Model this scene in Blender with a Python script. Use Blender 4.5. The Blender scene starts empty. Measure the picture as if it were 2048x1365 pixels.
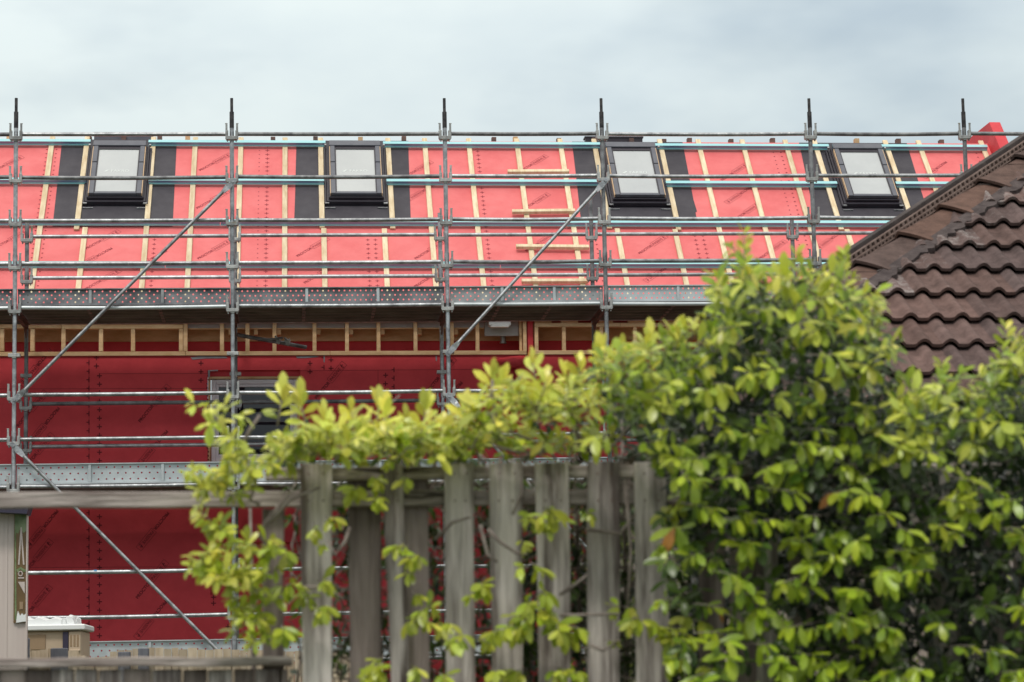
import bpy, math, random
from mathutils import Vector, Matrix
random.seed(7)
S = bpy.context.scene
COL = S.collection
rad = math.radians

# ------------------------------------------------------------------ camera
F = 5000.0; CX, CY = 1024.0, 682.5            # focal length and centre in photo pixels (2048 x 1365)
CAMZ = 1.55
TILT, YAW, ROLL = rad(7.683), rad(5.036), rad(-1.132)
fw = Vector((math.sin(YAW)*math.cos(TILT), math.cos(YAW)*math.cos(TILT), math.sin(TILT)))
_rt = Vector((math.cos(YAW), -math.sin(YAW), 0)); _up = _rt.cross(fw)
rt = _rt*math.cos(ROLL) + _up*math.sin(ROLL); up = _up*math.cos(ROLL) - _rt*math.sin(ROLL)
CAM = Vector((0, 0, CAMZ))
cd = bpy.data.cameras.new('camera'); cam = bpy.data.objects.new('camera', cd); COL.objects.link(cam)
cam.matrix_world = Matrix(((rt.x, up.x, -fw.x, 0), (rt.y, up.y, -fw.y, 0), (rt.z, up.z, -fw.z, CAMZ), (0, 0, 0, 1)))
cd.sensor_width = 36; cd.lens = F/2048*36; cd.clip_end = 5000
cd.dof.use_dof = True; cd.dof.focus_distance = 31.0; cd.dof.aperture_fstop = 5.4
S.camera = cam

# ------------------------------------------------------------------ sky, sun, exposure
SUN_EL, SUN_ROT = rad(58), rad(200)           # sun behind the camera, a little to the left, veiled by cloud
S.view_settings.view_transform = 'Standard'; S.view_settings.look = 'None'
S.view_settings.exposure = 0.0; S.view_settings.gamma = 1.0
W = bpy.data.worlds.new('World'); S.world = W; W.use_nodes = True
nt = W.node_tree; nt.nodes.clear()
N = nt.nodes.new; L = nt.links.new
out = N('ShaderNodeOutputWorld'); bg = N('ShaderNodeBackground'); bg.inputs['Strength'].default_value = 0.1
sky = N('ShaderNodeTexSky'); sky.sky_type = 'NISHITA'; sky.sun_disc = False
sky.sun_elevation = SUN_EL; sky.sun_rotation = SUN_ROT
tc = N('ShaderNodeTexCoord'); mp = N('ShaderNodeMapping'); mp.inputs['Scale'].default_value = (1, 1, 2.2)
mp.inputs['Location'].default_value = (0.35, 0.0, 0.12)
n1 = N('ShaderNodeTexNoise'); n1.inputs['Scale'].default_value = 4.6; n1.inputs['Detail'].default_value = 5; n1.inputs['Roughness'].default_value = 0.5
n2 = N('ShaderNodeTexNoise'); n2.inputs['Scale'].default_value = 9; n2.inputs['Detail'].default_value = 4
L(tc.outputs['Generated'], mp.inputs['Vector']); L(mp.outputs[0], n1.inputs['Vector']); L(mp.outputs[0], n2.inputs['Vector'])
r1 = N('ShaderNodeValToRGB'); r1.color_ramp.elements[0].position = 0.38; r1.color_ramp.elements[1].position = 0.6
r1.color_ramp.elements[0].color = (4.9, 5.8, 6.3, 1); r1.color_ramp.elements[1].color = (7.75, 8.6, 8.6, 1)
r2 = N('ShaderNodeValToRGB'); r2.color_ramp.elements[0].position = 0.3; r2.color_ramp.elements[1].position = 0.62
r2.color_ramp.elements[0].color = (0.78, 0.78, 0.78, 1); r2.color_ramp.elements[1].color = (0.98, 0.98, 0.98, 1)
L(n1.outputs['Fac'], r1.inputs['Fac']); L(n2.outputs['Fac'], r2.inputs['Fac'])
mx = N('ShaderNodeMix'); mx.data_type = 'RGBA'
L(r2.outputs[0], mx.inputs['Factor']); L(sky.outputs[0], mx.inputs['A']); L(r1.outputs[0], mx.inputs['B'])
sx = N('ShaderNodeSeparateXYZ'); L(tc.outputs['Generated'], sx.inputs[0])
zr = N('ShaderNodeMapRange'); zr.inputs['From Min'].default_value = 0.0; zr.inputs['From Max'].default_value = 1.0
zr.inputs['To Min'].default_value = 0.68; zr.inputs['To Max'].default_value = 2.3      # an overcast sky is about three times brighter overhead
L(sx.outputs['Z'], zr.inputs['Value'])
vm = N('ShaderNodeVectorMath'); vm.operation = 'SCALE'; L(mx.outputs['Result'], vm.inputs[0]); L(zr.outputs[0], vm.inputs['Scale'])
wr = N('ShaderNodeValToRGB'); wr.color_ramp.elements[0].position = 0.26; wr.color_ramp.elements[1].position = 0.6
wr.color_ramp.elements[0].color = (1, 1, 1, 1); wr.color_ramp.elements[1].color = (1.0, 0.86, 0.77, 1)     # unseen sky overhead, warm tint added to colour the light
L(sx.outputs['Z'], wr.inputs['Fac'])
wm = N('ShaderNodeMix'); wm.data_type = 'RGBA'; wm.blend_type = 'MULTIPLY'; wm.inputs['Factor'].default_value = 1.0
L(vm.outputs[0], wm.inputs['A']); L(wr.outputs[0], wm.inputs['B']); L(wm.outputs['Result'], bg.inputs['Color']); L(bg.outputs[0], out.inputs[0])
sd = bpy.data.lights.new('sun', 'SUN'); sd.energy = 1.5; sd.angle = rad(10); sd.color = (1.0, 0.96, 0.9)
sun = bpy.data.objects.new('sun', sd); COL.objects.link(sun)
# light travels from azimuth SUN_ROT (clockwise from +Y) down to the scene
sv = Vector((math.sin(SUN_ROT)*math.cos(SUN_EL), math.cos(SUN_ROT)*math.cos(SUN_EL), math.sin(SUN_EL)))
sun.rotation_euler = sv.to_track_quat('Z', 'Y').to_euler(); sun.location = sv*60

# ------------------------------------------------------------------ pixel -> point helpers
def ray(px, py): return fw + rt*((px-CX)/F) - up*((py-CY)/F)
def P(px, py, Y):
    d = ray(px, py); return CAM + d*(Y/d.y)
KH = 0.0055                                     # the house is a hair out of level with the scaffold
HR = Matrix.Rotation(KH, 3, 'Y')                # house local -> world
HRi = HR.inverted()
def PH(px, py, Y):                              # on a plane Y = const of the house, in house coordinates
    o = HRi @ CAM; d = HRi @ ray(px, py); return o + d*((Y-o.y)/d.y)
YW = 30.6                                       # wall face
PITCH = rad(45); RC, RS = math.cos(PITCH), math.sin(PITCH)
RO = Vector((0, 30.5, PH(1024, 640, 30.5).z))
RN = Vector((0, -RS, RC)); RV = Vector((0, RC, RS))
def PR(px, py, w=0.0):                          # on the roof plane lifted by w: returns (u, v)
    o = HRi @ CAM; d = HRi @ ray(px, py); q = RO + RN*w
    t = (q-o).dot(RN)/d.dot(RN); p = o + d*t - q
    return p.x, p.dot(RV)
def RP(u, v, w): return RO + Vector((u, 0, 0)) + RV*v + RN*w

# ------------------------------------------------------------------ mesh helpers
ORG = {}
class MB:
    def __init__(s): s.v = []; s.f = []; s.m = []; s.c = []
    def add(s, vs, fs, mi=0):
        b = len(s.v); s.v += [Vector(x) for x in vs]
        for f in fs: s.f.append([b+i for i in f]); s.m.append(mi)
    def box(s, c, size, R=None, mi=0):
        hx, hy, hz = size[0]/2, size[1]/2, size[2]/2; c = Vector(c)
        vs = [Vector((x, y, z)) for x in (-hx, hx) for y in (-hy, hy) for z in (-hz, hz)]
        if R is not None: vs = [R @ x for x in vs]
        s.add([c+x for x in vs], [(0,1,3,2),(4,6,7,5),(0,4,5,1),(2,3,7,6),(0,2,6,4),(1,5,7,3)], mi)
    def box2(s, a, b, mi=0):
        s.box(((a[0]+b[0])/2, (a[1]+b[1])/2, (a[2]+b[2])/2), (abs(b[0]-a[0]), abs(b[1]-a[1]), abs(b[2]-a[2])), None, mi)
    def hexa(s, q0, q1, mi=0):                   # two quads, same winding
        s.add(list(q0)+list(q1), [(3,2,1,0),(4,5,6,7),(0,1,5,4),(1,2,6,5),(2,3,7,6),(3,0,4,7)], mi)
    def tube(s, p0, p1, r, n=10, r1=None, mi=0, cap=True):
        p0 = Vector(p0); p1 = Vector(p1); d = (p1-p0).normalized()
        a = d.orthogonal().normalized(); b = d.cross(a); r1 = r if r1 is None else r1
        vs = []
        for p, rr in ((p0, r), (p1, r1)):
            for k in range(n):
                t = 2*math.pi*k/n; vs.append(p + a*(rr*math.cos(t)) + b*(rr*math.sin(t)))
        fs = [(k, (k+1) % n, n+(k+1) % n, n+k) for k in range(n)]
        if cap: fs += [tuple(range(n-1, -1, -1)), tuple(range(n, 2*n))]
        s.add(vs, fs, mi)
    def path(s, pts, rs, n=6, mi=0):
        pts = [Vector(p) for p in pts]; b = len(s.v); m = len(pts)
        ref = Vector((0.3, 0.8, 0.5))
        for i, p in enumerate(pts):
            d = (pts[min(i+1, m-1)]-pts[max(i-1, 0)]).normalized()
            a = d.cross(ref).normalized(); c = d.cross(a); r = rs[i] if hasattr(rs, '__len__') else rs
            for k in range(n):
                t = 2*math.pi*k/n; s.v.append(p + a*(r*math.cos(t)) + c*(r*math.sin(t)))
        for i in range(m-1):
            for k in range(n):
                s.f.append([b+i*n+k, b+i*n+(k+1) % n, b+(i+1)*n+(k+1) % n, b+(i+1)*n+k]); s.m.append(mi)
        s.f.append([b+k for k in range(n-1, -1, -1)]); s.m.append(mi)
        s.f.append([b+(m-1)*n+k for k in range(n)]); s.m.append(mi)
    def build(s, name, mats, parent=None, org=None, smooth=False, bevel=0):
        if not isinstance(mats, (list, tuple)): mats = [mats]
        if org is None: org = ORG.get(parent.name) if parent else Vector((0, 0, 0))
        me = bpy.data.meshes.new(name)
        me.from_pydata([tuple(x-org) for x in s.v], [], s.f); me.update()
        for m in mats: me.materials.append(m)
        me.polygons.foreach_set('material_index', s.m)
        if s.c:
            at = me.color_attributes.new('tint', 'FLOAT_COLOR', 'CORNER')
            buf = []
            for f, c in zip(s.f, s.c): buf += list(c)*len(f)
            at.data.foreach_set('color', buf)
        o = bpy.data.objects.new(name, me); COL.objects.link(o)
        if smooth: me.polygons.foreach_set('use_smooth', [True]*len(me.polygons))
        if parent: o.parent = parent
        else: o.location = org
        ORG[o.name] = org
        if bevel:
            md = o.modifiers.new('bevel', 'BEVEL'); md.width = bevel; md.segments = 1; md.limit_method = 'ANGLE'
        return o
def smooth_angle(o, a=40):
    o.data.polygons.foreach_set('use_smooth', [True]*len(o.data.polygons)); o.data.set_sharp_from_angle(angle=rad(a)); return o
def thing(name, label, cat, loc, group=None, R=None):
    o = bpy.data.objects.new(name, None); COL.objects.link(o); o.empty_display_size = 0.3
    loc = Vector(loc); ORG[o.name] = loc; o.location = (R @ loc) if R else loc
    if R: o.rotation_euler = R.to_euler()
    o['label'] = label; o['category'] = cat
    if group: o['group'] = group
    return o
def struct(o): o['kind'] = 'structure'; return o

# ------------------------------------------------------------------ materials
def mat(name, col, rough=0.7, metal=0.0, spec=0.5, col2=None, scale=6.0, detail=5, stretch=(1, 1, 1), lo=0.35, hi=0.65,
        bump=0.0, bscale=None, rnd=0.0, coords='Object', extra=None):
    m = bpy.data.materials.new(name); m.use_nodes = True; t = m.node_tree; nd = t.nodes; b = nd['Principled BSDF']
    b.inputs['Roughness'].default_value = rough; b.inputs['Metallic'].default_value = metal
    b.inputs['Specular IOR Level'].default_value = spec
    b.inputs['Base Color'].default_value = (*col, 1)
    if col2 or bump or rnd:
        tcn = nd.new('ShaderNodeTexCoord'); mpn = nd.new('ShaderNodeMapping'); mpn.inputs['Scale'].default_value = stretch
        t.links.new(tcn.outputs[coords], mpn.inputs['Vector']); vec = mpn.outputs[0]
    src = None
    if rnd:
        oi = nd.new('ShaderNodeObjectInfo'); ad = nd.new('ShaderNodeVectorMath'); ad.operation = 'ADD'
        ml = nd.new('ShaderNodeVectorMath'); ml.operation = 'SCALE'; ml.inputs['Scale'].default_value = 37.0
        cb = nd.new('ShaderNodeCombineXYZ')
        for k in range(3): t.links.new(oi.outputs['Random'], cb.inputs[k])
        t.links.new(cb.outputs[0], ml.inputs[0]); t.links.new(vec, ad.inputs[0]); t.links.new(ml.outputs[0], ad.inputs[1]); vec = ad.outputs[0]
    if col2:
        nz = nd.new('ShaderNodeTexNoise'); nz.inputs['Scale'].default_value = scale; nz.inputs['Detail'].default_value = detail
        nz.inputs['Roughness'].default_value = 0.6
        t.links.new(vec, nz.inputs['Vector'])
        rp = nd.new('ShaderNodeValToRGB'); rp.color_ramp.elements[0].position = lo; rp.color_ramp.elements[1].position = hi
        rp.color_ramp.elements[0].color = (*col, 1); rp.color_ramp.elements[1].color = (*col2, 1)
        t.links.new(nz.outputs['Fac'], rp.inputs['Fac']); src = rp.outputs[0]
        if extra:                                   # sparse spots: (colour, scale, threshold)
            n2 = nd.new('ShaderNodeTexNoise'); n2.inputs['Scale'].default_value = extra[1]; n2.inputs['Detail'].default_value = 6
            n2.inputs['Roughness'].default_value = 0.65
            t.links.new(vec, n2.inputs['Vector'])
            r2 = nd.new('ShaderNodeValToRGB'); r2.color_ramp.elements[0].position = extra[2]; r2.color_ramp.elements[1].position = extra[2]+0.07
            t.links.new(n2.outputs['Fac'], r2.inputs['Fac'])
            mm = nd.new('ShaderNodeMix'); mm.data_type = 'RGBA'; mm.inputs['B'].default_value = (*extra[0], 1)
            t.links.new(r2.outputs[0], mm.inputs['Factor']); t.links.new(src, mm.inputs['A']); src = mm.outputs['Result']
    if rnd and src:
        hs = nd.new('ShaderNodeHueSaturation'); mr = nd.new('ShaderNodeMapRange')
        mr.inputs['To Min'].default_value = 1-rnd; mr.inputs['To Max'].default_value = 1+rnd
        t.links.new(oi.outputs['Random'], mr.inputs['Value']); t.links.new(mr.outputs[0], hs.inputs['Value'])
        t.links.new(src, hs.inputs['Color']); src = hs.outputs[0]
    if src: t.links.new(src, b.inputs['Base Color'])
    if bump:
        nb = nd.new('ShaderNodeTexNoise'); nb.inputs['Scale'].default_value = bscale or scale; nb.inputs['Detail'].default_value = 4
        t.links.new(vec, nb.inputs['Vector'])
        bp = nd.new('ShaderNodeBump'); bp.inputs['Strength'].default_value = bump; bp.inputs['Distance'].default_value = 0.07 if 'membrane' in name else 0.02
        t.links.new(nb.outputs['Fac'], bp.inputs['Height']); t.links.new(bp.outputs[0], b.inputs['Normal'])
    return m
M = {}
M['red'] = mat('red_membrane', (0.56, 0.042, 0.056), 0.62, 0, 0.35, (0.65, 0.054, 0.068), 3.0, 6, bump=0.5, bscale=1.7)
M['roof_red'] = mat('sky_lit_red_membrane', (0.70, 0.13, 0.135), 0.6, 0, 0.5, (0.77, 0.175, 0.178), 3.0, 6, bump=0.55, bscale=1.9, extra=((0.76, 0.2, 0.2), 1.3, 0.68))  # roof copy of the red membrane, stronger sky light painted in as pink
M['black'] = mat('black_membrane', (0.035, 0.031, 0.042), 0.6, 0, 0.4, (0.055, 0.05, 0.062), 4.0, bump=0.2, bscale=3)
M['ink'] = mat('print_ink', (0.14, 0.016, 0.024), 0.8, 0, 0.2)
M['roof_ink'] = mat('paler_print_ink', (0.30, 0.045, 0.06), 0.8, 0, 0.2)  # paler ink for the roof lettering
M['batten'] = mat('pale_timber', (0.62, 0.48, 0.30), 0.75, 0, 0.25, (0.82, 0.70, 0.50), 7, 6, (3, 0.5, 0.5), rnd=0.1, extra=((0.3, 0.17, 0.06), 9, 0.7))
M['frame_timber'] = mat('tan_timber', (0.60, 0.38, 0.20), 0.75, 0, 0.25, (0.78, 0.55, 0.33), 6, 6, (0.6, 2, 2), rnd=0.12, extra=((0.2, 0.1, 0.04), 11, 0.72))
M['steel'] = mat('galvanised_tube', (0.24, 0.245, 0.26), 0.42, 0.75, 0.5, (0.52, 0.54, 0.56), 9, 8, bump=0.15, bscale=40, rnd=0.2, extra=((0.62, 0.63, 0.62), 16, 0.63))
M['steel_dark'] = mat('dull_steel', (0.12, 0.12, 0.13), 0.55, 0.55, 0.5, (0.3, 0.31, 0.32), 8, 8, bump=0.15, bscale=40, rnd=0.2, extra=((0.45, 0.46, 0.46), 18, 0.66))
M['spigot'] = mat('dark_spigot_steel', (0.025, 0.025, 0.03), 0.6, 0.5, 0.4, (0.09, 0.085, 0.085), 14, 6)
M['coupler'] = mat('coupler_steel', (0.25, 0.25, 0.25), 0.55, 0.5, 0.5, (0.5, 0.51, 0.5), 14, 6, rnd=0.25, extra=((0.24, 0.2, 0.12), 9, 0.62))
M['toe_dark'] = mat('stained_toe_board', (0.1, 0.1, 0.115), 0.55, 0.5, 0.5, (0.34, 0.35, 0.37), 4, 8, lo=0.3, hi=0.72, extra=((0.12, 0.045, 0.03), 7, 0.72))
M['toe_mid'] = mat('grey_toe_board', (0.27, 0.28, 0.29), 0.5, 0.5, 0.5, (0.46, 0.48, 0.49), 4, 8, extra=((0.16, 0.15, 0.15), 12, 0.68))
M['toe_light'] = mat('bright_toe_board', (0.46, 0.5, 0.52), 0.45, 0.5, 0.5, (0.62, 0.66, 0.68), 4, 8, extra=((0.2, 0.18, 0.18), 14, 0.7))
M['deck'] = mat('deck_plank', (0.17, 0.125, 0.12), 0.7, 0.1, 0.4, (0.3, 0.235, 0.22), 5, 7, (0.4, 2, 2))
M['rust'] = mat('rusty_transom', (0.11, 0.075, 0.07), 0.8, 0.1, 0.3, (0.22, 0.13, 0.11), 12, 6)
M['teal'] = mat('teal_coated_rail', (0.30, 0.62, 0.67), 0.32, 0.2, 0.5, (0.38, 0.69, 0.73), 3, 4, (0.3, 1, 1))
M['lilac'] = mat('reflected_purple_web', (0.27, 0.30, 0.50), 0.35, 0.2, 0.5, (0.22, 0.36, 0.55), 2, 3, (0.4, 1, 1))  # purple ground reflection painted on the teal rail's web
M['grey_frame'] = mat('grey_window_cladding', (0.105, 0.11, 0.135), 0.4, 0.3, 0.5, (0.13, 0.135, 0.16), 6, 3)
M['kerb'] = mat('dark_flashing_kerb', (0.022, 0.018, 0.028), 0.45, 0, 0.5, (0.032, 0.027, 0.038), 5)
M['pine'] = mat('pine_edge', (0.6, 0.42, 0.26), 0.6)
M['pane'] = mat('blind_behind_glass', (0.44, 0.46, 0.47), 0.08, 0, 0.6, (0.50, 0.52, 0.525), 1.6)
M['pane_mark'] = mat('etched_mark', (0.60, 0.64, 0.63), 0.3)
M['upvc'] = mat('pale_window_frame', (0.72, 0.66, 0.70), 0.4, 0, 0.5, (0.77, 0.71, 0.75), 3)
M['glass'] = mat('dark_glazing', (0.012, 0.011, 0.02), 0.03, 0, 0.6)
M['tape'] = mat('grey_tape', (0.22, 0.2, 0.23), 0.5, 0, 0.5, (0.3, 0.28, 0.31), 9)
M['board'] = mat('grey_board', (0.42, 0.42, 0.44), 0.7, 0, 0.3, (0.47, 0.47, 0.49), 3)
M['white'] = mat('white_plastic', (0.78, 0.8, 0.8), 0.45, 0, 0.5, (0.82, 0.84, 0.84), 4)
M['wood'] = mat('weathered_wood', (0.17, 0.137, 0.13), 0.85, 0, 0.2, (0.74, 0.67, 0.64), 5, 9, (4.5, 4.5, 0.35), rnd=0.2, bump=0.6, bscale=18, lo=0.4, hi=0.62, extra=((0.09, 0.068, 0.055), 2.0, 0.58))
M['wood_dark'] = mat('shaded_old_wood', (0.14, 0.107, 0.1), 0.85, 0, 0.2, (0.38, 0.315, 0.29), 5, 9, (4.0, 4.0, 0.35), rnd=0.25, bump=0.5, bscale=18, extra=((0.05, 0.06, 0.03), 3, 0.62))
M['rail_wood'] = mat('weathered_rail', (0.20, 0.162, 0.148), 0.85, 0, 0.2, (0.60, 0.53, 0.50), 6, 9, (0.5, 6, 6), rnd=0.12, bump=0.5, bscale=18, lo=0.38, hi=0.64, extra=((0.06, 0.048, 0.042), 3.0, 0.58))
M['paling'] = mat('light_paling', (0.42, 0.33, 0.23), 0.8, 0, 0.2, (0.58, 0.49, 0.37), 6, 6, (3, 3, 0.5), rnd=0.16)
M['grey_post'] = mat('grey_post', (0.13, 0.135, 0.16), 0.8, 0, 0.2, (0.19, 0.195, 0.22), 7, 5, (4, 4, 0.5))
M['cream'] = mat('cream_panel', (0.55, 0.47, 0.44), 0.5, 0, 0.4, (0.62, 0.54, 0.5), 2, 4, (6, 6, 0.2))
M['beige'] = mat('beige_plastic', (0.5, 0.39, 0.28), 0.55, 0, 0.4, (0.54, 0.43, 0.31), 3)
M['tan'] = mat('tan_plastic', (0.33, 0.23, 0.14), 0.55, 0, 0.4)
M['navy'] = mat('navy_plastic', (0.035, 0.03, 0.06), 0.5)
M['olive'] = mat('olive_brown_strip', (0.14, 0.085, 0.035), 0.35, 0, 0.5, (0.19, 0.12, 0.05), 4)
M['leafgreen'] = mat('green_patch', (0.1, 0.16, 0.05), 0.35, 0, 0.5, (0.24, 0.3, 0.16), 9)
M['bark'] = mat('twig_bark', (0.17, 0.135, 0.12), 0.85, 0, 0.2, (0.36, 0.31, 0.28), 22, 6)
M['gutter'] = mat('black_gutter', (0.02, 0.018, 0.02), 0.4)
M['brick'] = mat('rendered_wall', (0.3, 0.24, 0.2), 0.9, 0, 0.2, (0.36, 0.3, 0.26), 7)
M['mortar'] = mat('grey_mortar', (0.055, 0.043, 0.043), 0.95, 0, 0.2, (0.1, 0.08, 0.078), 14, 7, bump=0.5, bscale=40)
M['dark_lip'] = mat('dark_mossy_lip', (0.03, 0.022, 0.022), 0.8, 0, 0.3, (0.075, 0.058, 0.055), 7, 7, extra=((0.3, 0.29, 0.29), 5, 0.68))
M['comb'] = mat('brown_comb', (0.16, 0.11, 0.095), 0.7, 0, 0.3, (0.22, 0.16, 0.14), 10)
M['ground'] = mat('grass_and_soil', (0.05, 0.075, 0.022), 0.95, 0, 0.2, (0.1, 0.09, 0.06), 0.9, 8, bump=0.6, bscale=6)
M['blue'] = mat('blue_tape', (0.02, 0.22, 0.45), 0.5)
def tint_mat(name, rough, spec, trans=0.0, nscale=9, namt=0.25, lichen=False):
    m = bpy.data.materials.new(name); m.use_nodes = True; t = m.node_tree; nd = t.nodes; b = nd['Principled BSDF']
    b.inputs['Roughness'].default_value = rough; b.inputs['Specular IOR Level'].default_value = spec
    at = nd.new('ShaderNodeAttribute'); at.attribute_name = 'tint'
    tcn = nd.new('ShaderNodeTexCoord'); nz = nd.new('ShaderNodeTexNoise'); nz.inputs['Scale'].default_value = nscale; nz.inputs['Detail'].default_value = 7
    nz.inputs['Roughness'].default_value = 0.65
    t.links.new(tcn.outputs['Object'], nz.inputs['Vector'])
    mr = nd.new('ShaderNodeMapRange'); mr.inputs['From Min'].default_value = 0.3; mr.inputs['From Max'].default_value = 0.7
    mr.inputs['To Min'].default_value = 1-namt; mr.inputs['To Max'].default_value = 1+namt
    t.links.new(nz.outputs['Fac'], mr.inputs['Value'])
    hs = nd.new('ShaderNodeHueSaturation'); t.links.new(mr.outputs[0], hs.inputs['Value']); t.links.new(at.outputs['Color'], hs.inputs['Color'])
    src = hs.outputs[0]
    if lichen:
        n2 = nd.new('ShaderNodeTexNoise'); n2.inputs['Scale'].default_value = 16; n2.inputs['Detail'].default_value = 8; n2.inputs['Roughness'].default_value = 0.75
        t.links.new(tcn.outputs['Object'], n2.inputs['Vector'])
        ma = nd.new('ShaderNodeMath'); ma.operation = 'MULTIPLY_ADD'; ma.inputs[1].default_value = 0.42
        t.links.new(at.outputs['Alpha'], ma.inputs[0]); t.links.new(n2.outputs['Fac'], ma.inputs[2])
        rp = nd.new('ShaderNodeValToRGB'); rp.color_ramp.elements[0].position = 0.72; rp.color_ramp.elements[1].position = 0.98
        t.links.new(ma.outputs[0], rp.inputs['Fac'])
        mm = nd.new('ShaderNodeMix'); mm.data_type = 'RGBA'; mm.inputs['B'].default_value = (0.34, 0.31, 0.30, 1)
        t.links.new(rp.outputs[0], mm.inputs['Factor']); t.links.new(src, mm.inputs['A']); src = mm.outputs['Result']
        bp = nd.new('ShaderNodeBump'); bp.inputs['Strength'].default_value = 0.5; bp.inputs['Distance'].default_value = 0.01
        n3 = nd.new('ShaderNodeTexNoise'); n3.inputs['Scale'].default_value = 60; t.links.new(tcn.outputs['Object'], n3.inputs['Vector'])
        t.links.new(n3.outputs['Fac'], bp.inputs['Height']); t.links.new(bp.outputs[0], b.inputs['Normal'])
    t.links.new(src, b.inputs['Base Color'])
    if trans:
        tr = nd.new('ShaderNodeBsdfTranslucent'); ms = nd.new('ShaderNodeMixShader'); ms.inputs[0].default_value = trans
        t.links.new(src, tr.inputs['Color']); t.links.new(b.outputs[0], ms.inputs[1]); t.links.new(tr.outputs[0], ms.inputs[2])
        t.links.new(ms.outputs[0], nd['Material Output'].inputs[0])
    return m
M['leaf'] = tint_mat('leaf', 0.32, 0.5, 0.33, 25, 0.15)
M['tile'] = tint_mat('roof_tile', 0.9, 0.2, 0, 11, 0.35, True)

# ------------------------------------------------------------------ ground
g = MB(); g.add([(-1500, -500, 0), (1500, -500, 0), (1500, 2500, 0), (-1500, 2500, 0)], [(0, 1, 2, 3)])
struct(g.build('ground', M['ground']))

# ------------------------------------------------------------------ house under construction
HB = Vector((2.5, YW, 0))
house = thing('house', 'unfinished house wrapped in red membrane with a battened roof behind scaffolding', 'house', HB, None, HR)
HX0 = PH(-420, 700, YW).x
uP, vP = PR(1976, 291); HX1 = uP                      # roof ends at the parapet
vR = PR(900, 283)[1]                                   # ridge
vE = 0.0
ridge = RP(0, vR, 0)
def zW(y, x=700): return PH(x, y, YW).z
zRailB, zRailT = zW(711.5), zW(703)
# lower wall, cut round its openings
ops = []
for (x0, y0, x1, y1, dep, kind) in ((415, 741, 601, 928, 0.14, 'window'), (421, 1086, 602, 1189, 0.11, 'covered'), (985, 737, 1034, 940, 0.10, 'covered')):
    a = PH(x0, y0, YW); b = PH(x1, y1, YW); ops.append((a.x, b.x, b.z, a.z, dep, kind))
w = MB()
xs = sorted({HX0, HX1} | {o[0] for o in ops} | {o[1] for o in ops}); zs = sorted({-0.3, zRailB} | {o[2] for o in ops} | {o[3] for o in ops})
for i in range(len(xs)-1):
    for j in range(len(zs)-1):
        xm, zm = (xs[i]+xs[i+1])/2, (zs[j]+zs[j+1])/2
        if any(o[0] < xm < o[1] and o[2] < zm < o[3] for o in ops): continue
        w.add([(xs[i], YW, zs[j]), (xs[i+1], YW, zs[j]), (xs[i+1], YW, zs[j+1]), (xs[i], YW, zs[j+1])], [(0, 1, 2, 3)])
for (x0, x1, z0, z1, d, kind) in ops:
    y0, y1 = YW, YW+d
    w.add([(x0,y0,z0),(x1,y0,z0),(x1,y0,z1),(x0,y0,z1),(x0,y1,z0),(x1,y1,z0),(x1,y1,z1),(x0,y1,z1)],
          [(0,4,5,1),(1,5,6,2),(2,6,7,3),(3,7,4,0)] + ([(4,7,6,5)] if kind == 'covered' else []))
DEEP = 6.2                                              # depth of the house
w.add([(HX1,YW,-0.3),(HX1,YW+DEEP,-0.3),(HX1,YW+DEEP,zRailB),(HX1,YW,zRailB),(HX0,YW,-0.3),(HX0,YW+DEEP,-0.3),(HX0,YW+DEEP,zRailB),(HX0,YW,zRailB)],
      [(0,1,2,3),(5,4,7,6),(1,5,6,2)])
w.add([(HX0,YW,zRailB),(HX1,YW,zRailB),(HX1,YW+0.33,zRailB),(HX0,YW+0.33,zRailB)], [(0,1,2,3)])   # ledge under the eaves frame
# eaves recess back
zRec = zW(676); yb = YW+0.33
w.add([(HX0,yb,zRailB),(HX1,yb,zRailB),(HX1,yb,zRec+0.02),(HX0,yb,zRec+0.02)], [(0,1,2,3)])
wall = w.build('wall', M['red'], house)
b = MB(); b.box2((HX0, yb-0.03, zRec), (HX1, yb+0.04, zW(640)), 0); b.build('wall_plate', M['frame_timber'], house)
# window in the wall
x0, x1, z0, z1, d, _ = ops[0]
def frame_ring(mb, x0, x1, z0, z1, y0, y1, t, mi=0):
    mb.box2((x0, y0, z0), (x0+t, y1, z1), mi); mb.box2((x1-t, y0, z0), (x1, y1, z1), mi)
    mb.box2((x0+t, y0, z1-t), (x1-t, y1, z1), mi); mb.box2((x0+t, y0, z0), (x1-t, y1, z0+t), mi)
m = MB(); frame_ring(m, x0+0.005, x1-0.005, z0+0.005, z1-0.07, YW+0.07, YW+0.2, 0.028)
lining = m.build('window', M['frame_timber'], house)
m = MB(); frame_ring(m, x0+0.045, x1-0.035, z0+0.04, z1-0.105, YW+0.09, YW+0.16, 0.055)
frame_ring(m, x0+0.1, x1-0.09, z0+0.095, z1-0.16, YW+0.105, YW+0.15, 0.035)
m.build('frame', M['upvc'], lining, bevel=0.006)
m = MB(); m.box2((x0+0.13, YW+0.125, z0+0.12), (x1-0.12, YW+0.135, z1-0.19)); m.build('pane', M['glass'], lining)
m = MB(); m.box2((x0+0.002, YW+0.06, z1-0.07), (x1-0.002, YW+0.139, z1-0.002)); m.build('head_flashing', M['red'], lining)
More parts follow.
